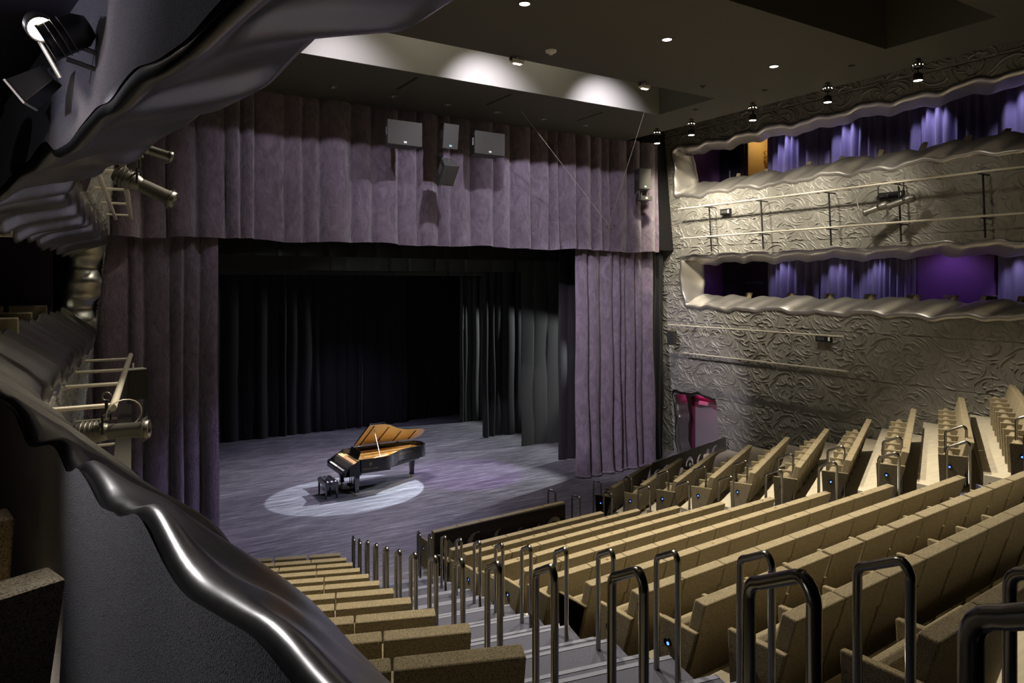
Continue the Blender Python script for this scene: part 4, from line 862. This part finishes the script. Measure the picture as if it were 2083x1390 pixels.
mb = MB(); mb.box((-.03, -.74, .58), (.42, .74, .64)); mb.box((-.03, -.72, .64), (-.005, .72, .69)); b = mb.build('keybed', M['lacquer'], pn, .006)
mb = MB(); mb.box((.42, -.74, .62), (1.3, .74, .66)); mb.hexa([(1.3, -.6, .62), (2.5, -.05, .62), (2.7, .6, .62), (1.3, .7, .62)], [(1.3, -.6, .66), (2.5, -.05, .66), (2.7, .6, .66), (1.3, .7, .66)]); mb.build('underside_frame', M['lacquer'], pn)
mb = MB()
for k in range(52): y = -.61 + k * .02346; mb.box((0.0, y, .69), (.155, y + .0222, .722))
mb.build('white_keys', M['ivory'], pn)
mb = MB()
for o in range(8):
    for k in (0, 1, 3, 4, 5):
        y = -.61 + (o * 7 + k + 1) * .02346 - .006
        if y < .6: mb.box((.055, y, .722), (.155, y + .012, .736))
mb.build('black_keys', M['ebony'], pn)
mb = MB(); mb.box((-.004, -.70, .69), (.155, -.615, .74)); mb.box((-.004, .615, .69), (.155, .70, .74)); mb.build('key_blocks', M['lacquer'], pn)
mb = MB(); mb.hexa([(.16, -.70, .72), (.185, -.70, .72), (.185, .70, .72), (.16, .70, .72)], [(.225, -.70, .87), (.245, -.70, .86), (.245, .70, .86), (.225, .70, .87)]); mb.box((.156, -.6, .722), (.162, .6, .728), 1); mb.build('fallboard', [M['steel'], M['red_felt']], pn)
# iron plate, strings, action
mb = MB(); P = [(x, y, .86) for x, y in [(.46, .70)] + IN[1:-1] + [(.46, -.70)]]; mb.add(P, [tuple(range(len(P) - 1, -1, -1))]); mb.add([(x, y, .66) for x, y, z in P], [tuple(range(len(P)))]); mb.build('iron_plate', M['gold'], pn)
mb = MB()
for k in range(34):
    y = -.66 + k * .039; xe = 2.62 - max(0, -y + .1) * 1.75 if y < .1 else 2.62; mb.box((.75, y, .885), (max(1.0, xe), y + .006, .889))
mb.build('strings', M['brass'], pn)
mb = MB()
for y, a in ((-.45, .28), (-.1, .12), (.25, .05), (.55, 0)): mb.tube([(.75, y, .90), (min(2.5, 1.25 + (y + .6) * 1.35), y + a, .90)], .018, 8)
mb.build('plate_struts', M['gold'], pn)
mb = MB(); mb.box((.26, -.68, .86), (.40, .68, .90)); mb.build('tuning_ledge', M['gold'], pn)
mb = MB(); mb.box((.24, -.70, .84), (.72, .70, .852)); mb.build('dampers', M['red_felt'], pn)
mb = MB(); mx = Matrix.Translation((.50, .02, .93)) @ Matrix.Rotation(math.radians(20), 4, 'Y'); mb.box((0, -.38, 0), (.02, .38, .22), 0, mx); mb.box((-.08, -.42, -.02), (.04, .42, 0), 0, mx); mb.build('music_desk', M['lacquer'], pn, .006)
# lid
th = math.radians(33); hz = 1.02; hy = .78
def lidp(x, y, w=0): d = hy - y; return (x, hy - d * math.cos(th) + w * math.sin(th), hz + d * math.sin(th) + w * math.cos(th))
LD = [(.78, .78), (2.47, .78), (2.64, .74), (2.77, .60), (2.82, .42), (2.82, .2), (2.75, .02), (2.6, -.08), (2.2, -.12), (1.98, -.19), (1.78, -.32), (1.6, -.48), (1.42, -.64), (1.25, -.74), (1.1, -.78), (.78, -.78)]
LD = [LD[0]] + smooth(LD[1:-1], 2) + [LD[-1]]; nl = len(LD)
mb = MB(); mb.add([lidp(x, y) for x, y in LD], [tuple(range(nl))], 1); mb.add([lidp(x, y, .022) for x, y in LD], [tuple(range(nl - 1, -1, -1))], 0)
mb.add([lidp(x, y) for x, y in LD] + [lidp(x, y, .022) for x, y in LD], [(i, nl + i, nl + (i + 1) % nl, (i + 1) % nl) for i in range(nl)], 0)
lid = mb.build('lid', [M['lacquer'], M['gold_wood']], pn)
mb = MB()
for x, y0 in ((.92, -.70), (1.42, -.50), (1.95, -.05), (2.45, .05)): mb.hexa([lidp(x, .7, -.016), lidp(x + .03, .7, -.016), lidp(x + .03, y0, -.016), lidp(x, y0, -.016)], [lidp(x, .7, -.001), lidp(x + .03, .7, -.001), lidp(x + .03, y0, -.001), lidp(x, y0, -.001)])
mb.build('lid_batten', M['lacquer'], lid)
mb = MB(); a = [lidp(.78, .78, .024), lidp(.78, -.78, .024), lidp(1.24, -.78, .030), lidp(1.24, .78, .030)]; mb.hexa(a, [(p[0], p[1] + .012, p[2] + .02) for p in a]); mb.build('folded_front_flap', M['lacquer'], lid)
mb = MB()
for x in (.9, 1.5, 2.1): mb.tube([(x, .79, 1.0), (x + .08, .79, 1.0)], .014, 8)
mb.build('hinge', M['brass'], lid)
p0 = Vector((1.02, -.70, .99)); p1 = Vector(lidp(1.02, -.42, -.01)); mb = MB(); mb.tube([p0, p1], .014, 10); mb.build('prop_stick', M['steel'], pn)
# legs, lyre
def leg(x, y):
    b = MB(); b.hexa([(x - .05, y - .05, .12), (x + .05, y - .05, .12), (x + .05, y + .05, .12), (x - .05, y + .05, .12)], [(x - .075, y - .075, .62), (x + .075, y - .075, .62), (x + .075, y + .075, .62), (x - .075, y + .075, .62)])
    b.box((x - .062, y - .062, .09), (x + .062, y + .062, .13)); l = b.build('leg', M['lacquer'], pn, .005)
    c = MB(); c.tube([(x - .03, y, .03), (x + .03, y, .03)], .03, 12); c.box((x - .02, y - .035, .02), (x + .02, y + .035, .09)); c.build('caster', M['brass'], l)
leg(.36, -.62); leg(.36, .62); leg(2.42, .33)
mb = MB(); mb.tube([(.42, -.07, .15), (.42, -.10, .62)], .016, 8); mb.tube([(.42, .07, .15), (.42, .10, .62)], .016, 8); mb.box((.36, -.16, .10), (.48, .16, .16)); ly = mb.build('pedal_lyre', M['lacquer'], pn)
for y in (-.08, 0, .08): mb = MB(); mb.box((.24, y - .015, .08), (.37, y + .015, .092)); mb.build('pedal', M['brass'], ly)
# maker's name and lyre emblem on the side of the rim, as on the instrument
def text_mesh(txt, size, name, m, parent, mtx):
    c = bpy.data.curves.new(name, 'FONT'); c.body = txt; c.size = size; c.align_x = 'CENTER'; c.extrude = .0012; c.resolution_u = 3
    o = bpy.data.objects.new(name, c); COL.objects.link(o); dg = bpy.context.evaluated_depsgraph_get(); me = bpy.data.meshes.new_from_object(o.evaluated_get(dg)); bpy.data.objects.remove(o); bpy.data.curves.remove(c)
    me.materials.clear(); me.materials.append(m); k = bpy.data.objects.new(name, me); COL.objects.link(k); k.parent = parent; k.matrix_local = mtx; return k
fm = Matrix.Translation((.72, -.7625, .715)) @ Matrix.Rotation(PI / 2, 4, 'X')
text_mesh('STEINWAY & SONS', .050, 'maker_lettering', M['brass'], pn, fm)
mb = MB()
for s in (-1, 1): mb.tube([(.72 + s * a, -.763, .82 + b) for a, b in ((.0, .0), (.028, .01), (.038, .035), (.026, .062), (.040, .085))], .0045, 6)
for dx in (-.008, .008): mb.tube([(.72 + dx, -.763, .825), (.72 + dx, -.763, .87)], .002, 6)
mb.tube([(.69, -.763, .875), (.75, -.763, .875)], .004, 6); mb.build('lyre_emblem', M['brass'], pn)
# bench
bn = thing('piano_bench', 'black tufted leather piano bench standing at the keyboard', 'bench', (5.90, 18.98, 0))
rows = []
for i in range(25):
    r = []
    for j in range(33):
        x = -.18 + .36 * i / 24; y = -.35 + .70 * j / 32; e = min(1, min(i, 24 - i) / 3) * min(1, min(j, 32 - j) / 3)
        tuft = abs(math.sin(PI * (x + .18) / .12)) * abs(math.sin(PI * (y + .35) / .14)); r.append((x, y, .455 + .035 * e * (.35 + .65 * tuft ** .5)))
    rows.append(r)
mb = MB(); mb.grid(rows, 0, True); mb.box((-.18, -.35, .37), (.18, .35, .456)); mb.build('cushion', M['leather'], bn)
mb = MB(); mb.box((-.17, -.34, .33), (.17, .34, .372)); mb.build('frame', M['lacquer'], bn, .004)
for sx in (-1, 1):
    for sy in (-1, 1): mb = MB(); x, y = sx * .15, sy * .31; mb.hexa([(x - .017, y - .017, 0), (x + .017, y - .017, 0), (x + .017, y + .017, 0), (x - .017, y + .017, 0)], [(x - .026, y - .026, .33), (x + .026, y - .026, .33), (x + .026, y + .026, .33), (x - .026, y + .026, .33)]); mb.build('leg', M['lacquer'], bn)
for s in (-1, 1): mb = MB(); mb.tube([(-.02, s * .35, .40), (-.02, s * .40, .40)], .03, 12); mb.build('height_knob', M['lacquer'], bn)
tag(MB.build((lambda q: (q.tube([(10.2, 14.7, .03), (10.25, 14.72, .032), (10.3, 14.7, .03)], .012, 6), q)[1])(MB()), 'floor_socket', M['brass']), 'tiny bright socket cover on the front of the stage floor', 'socket')
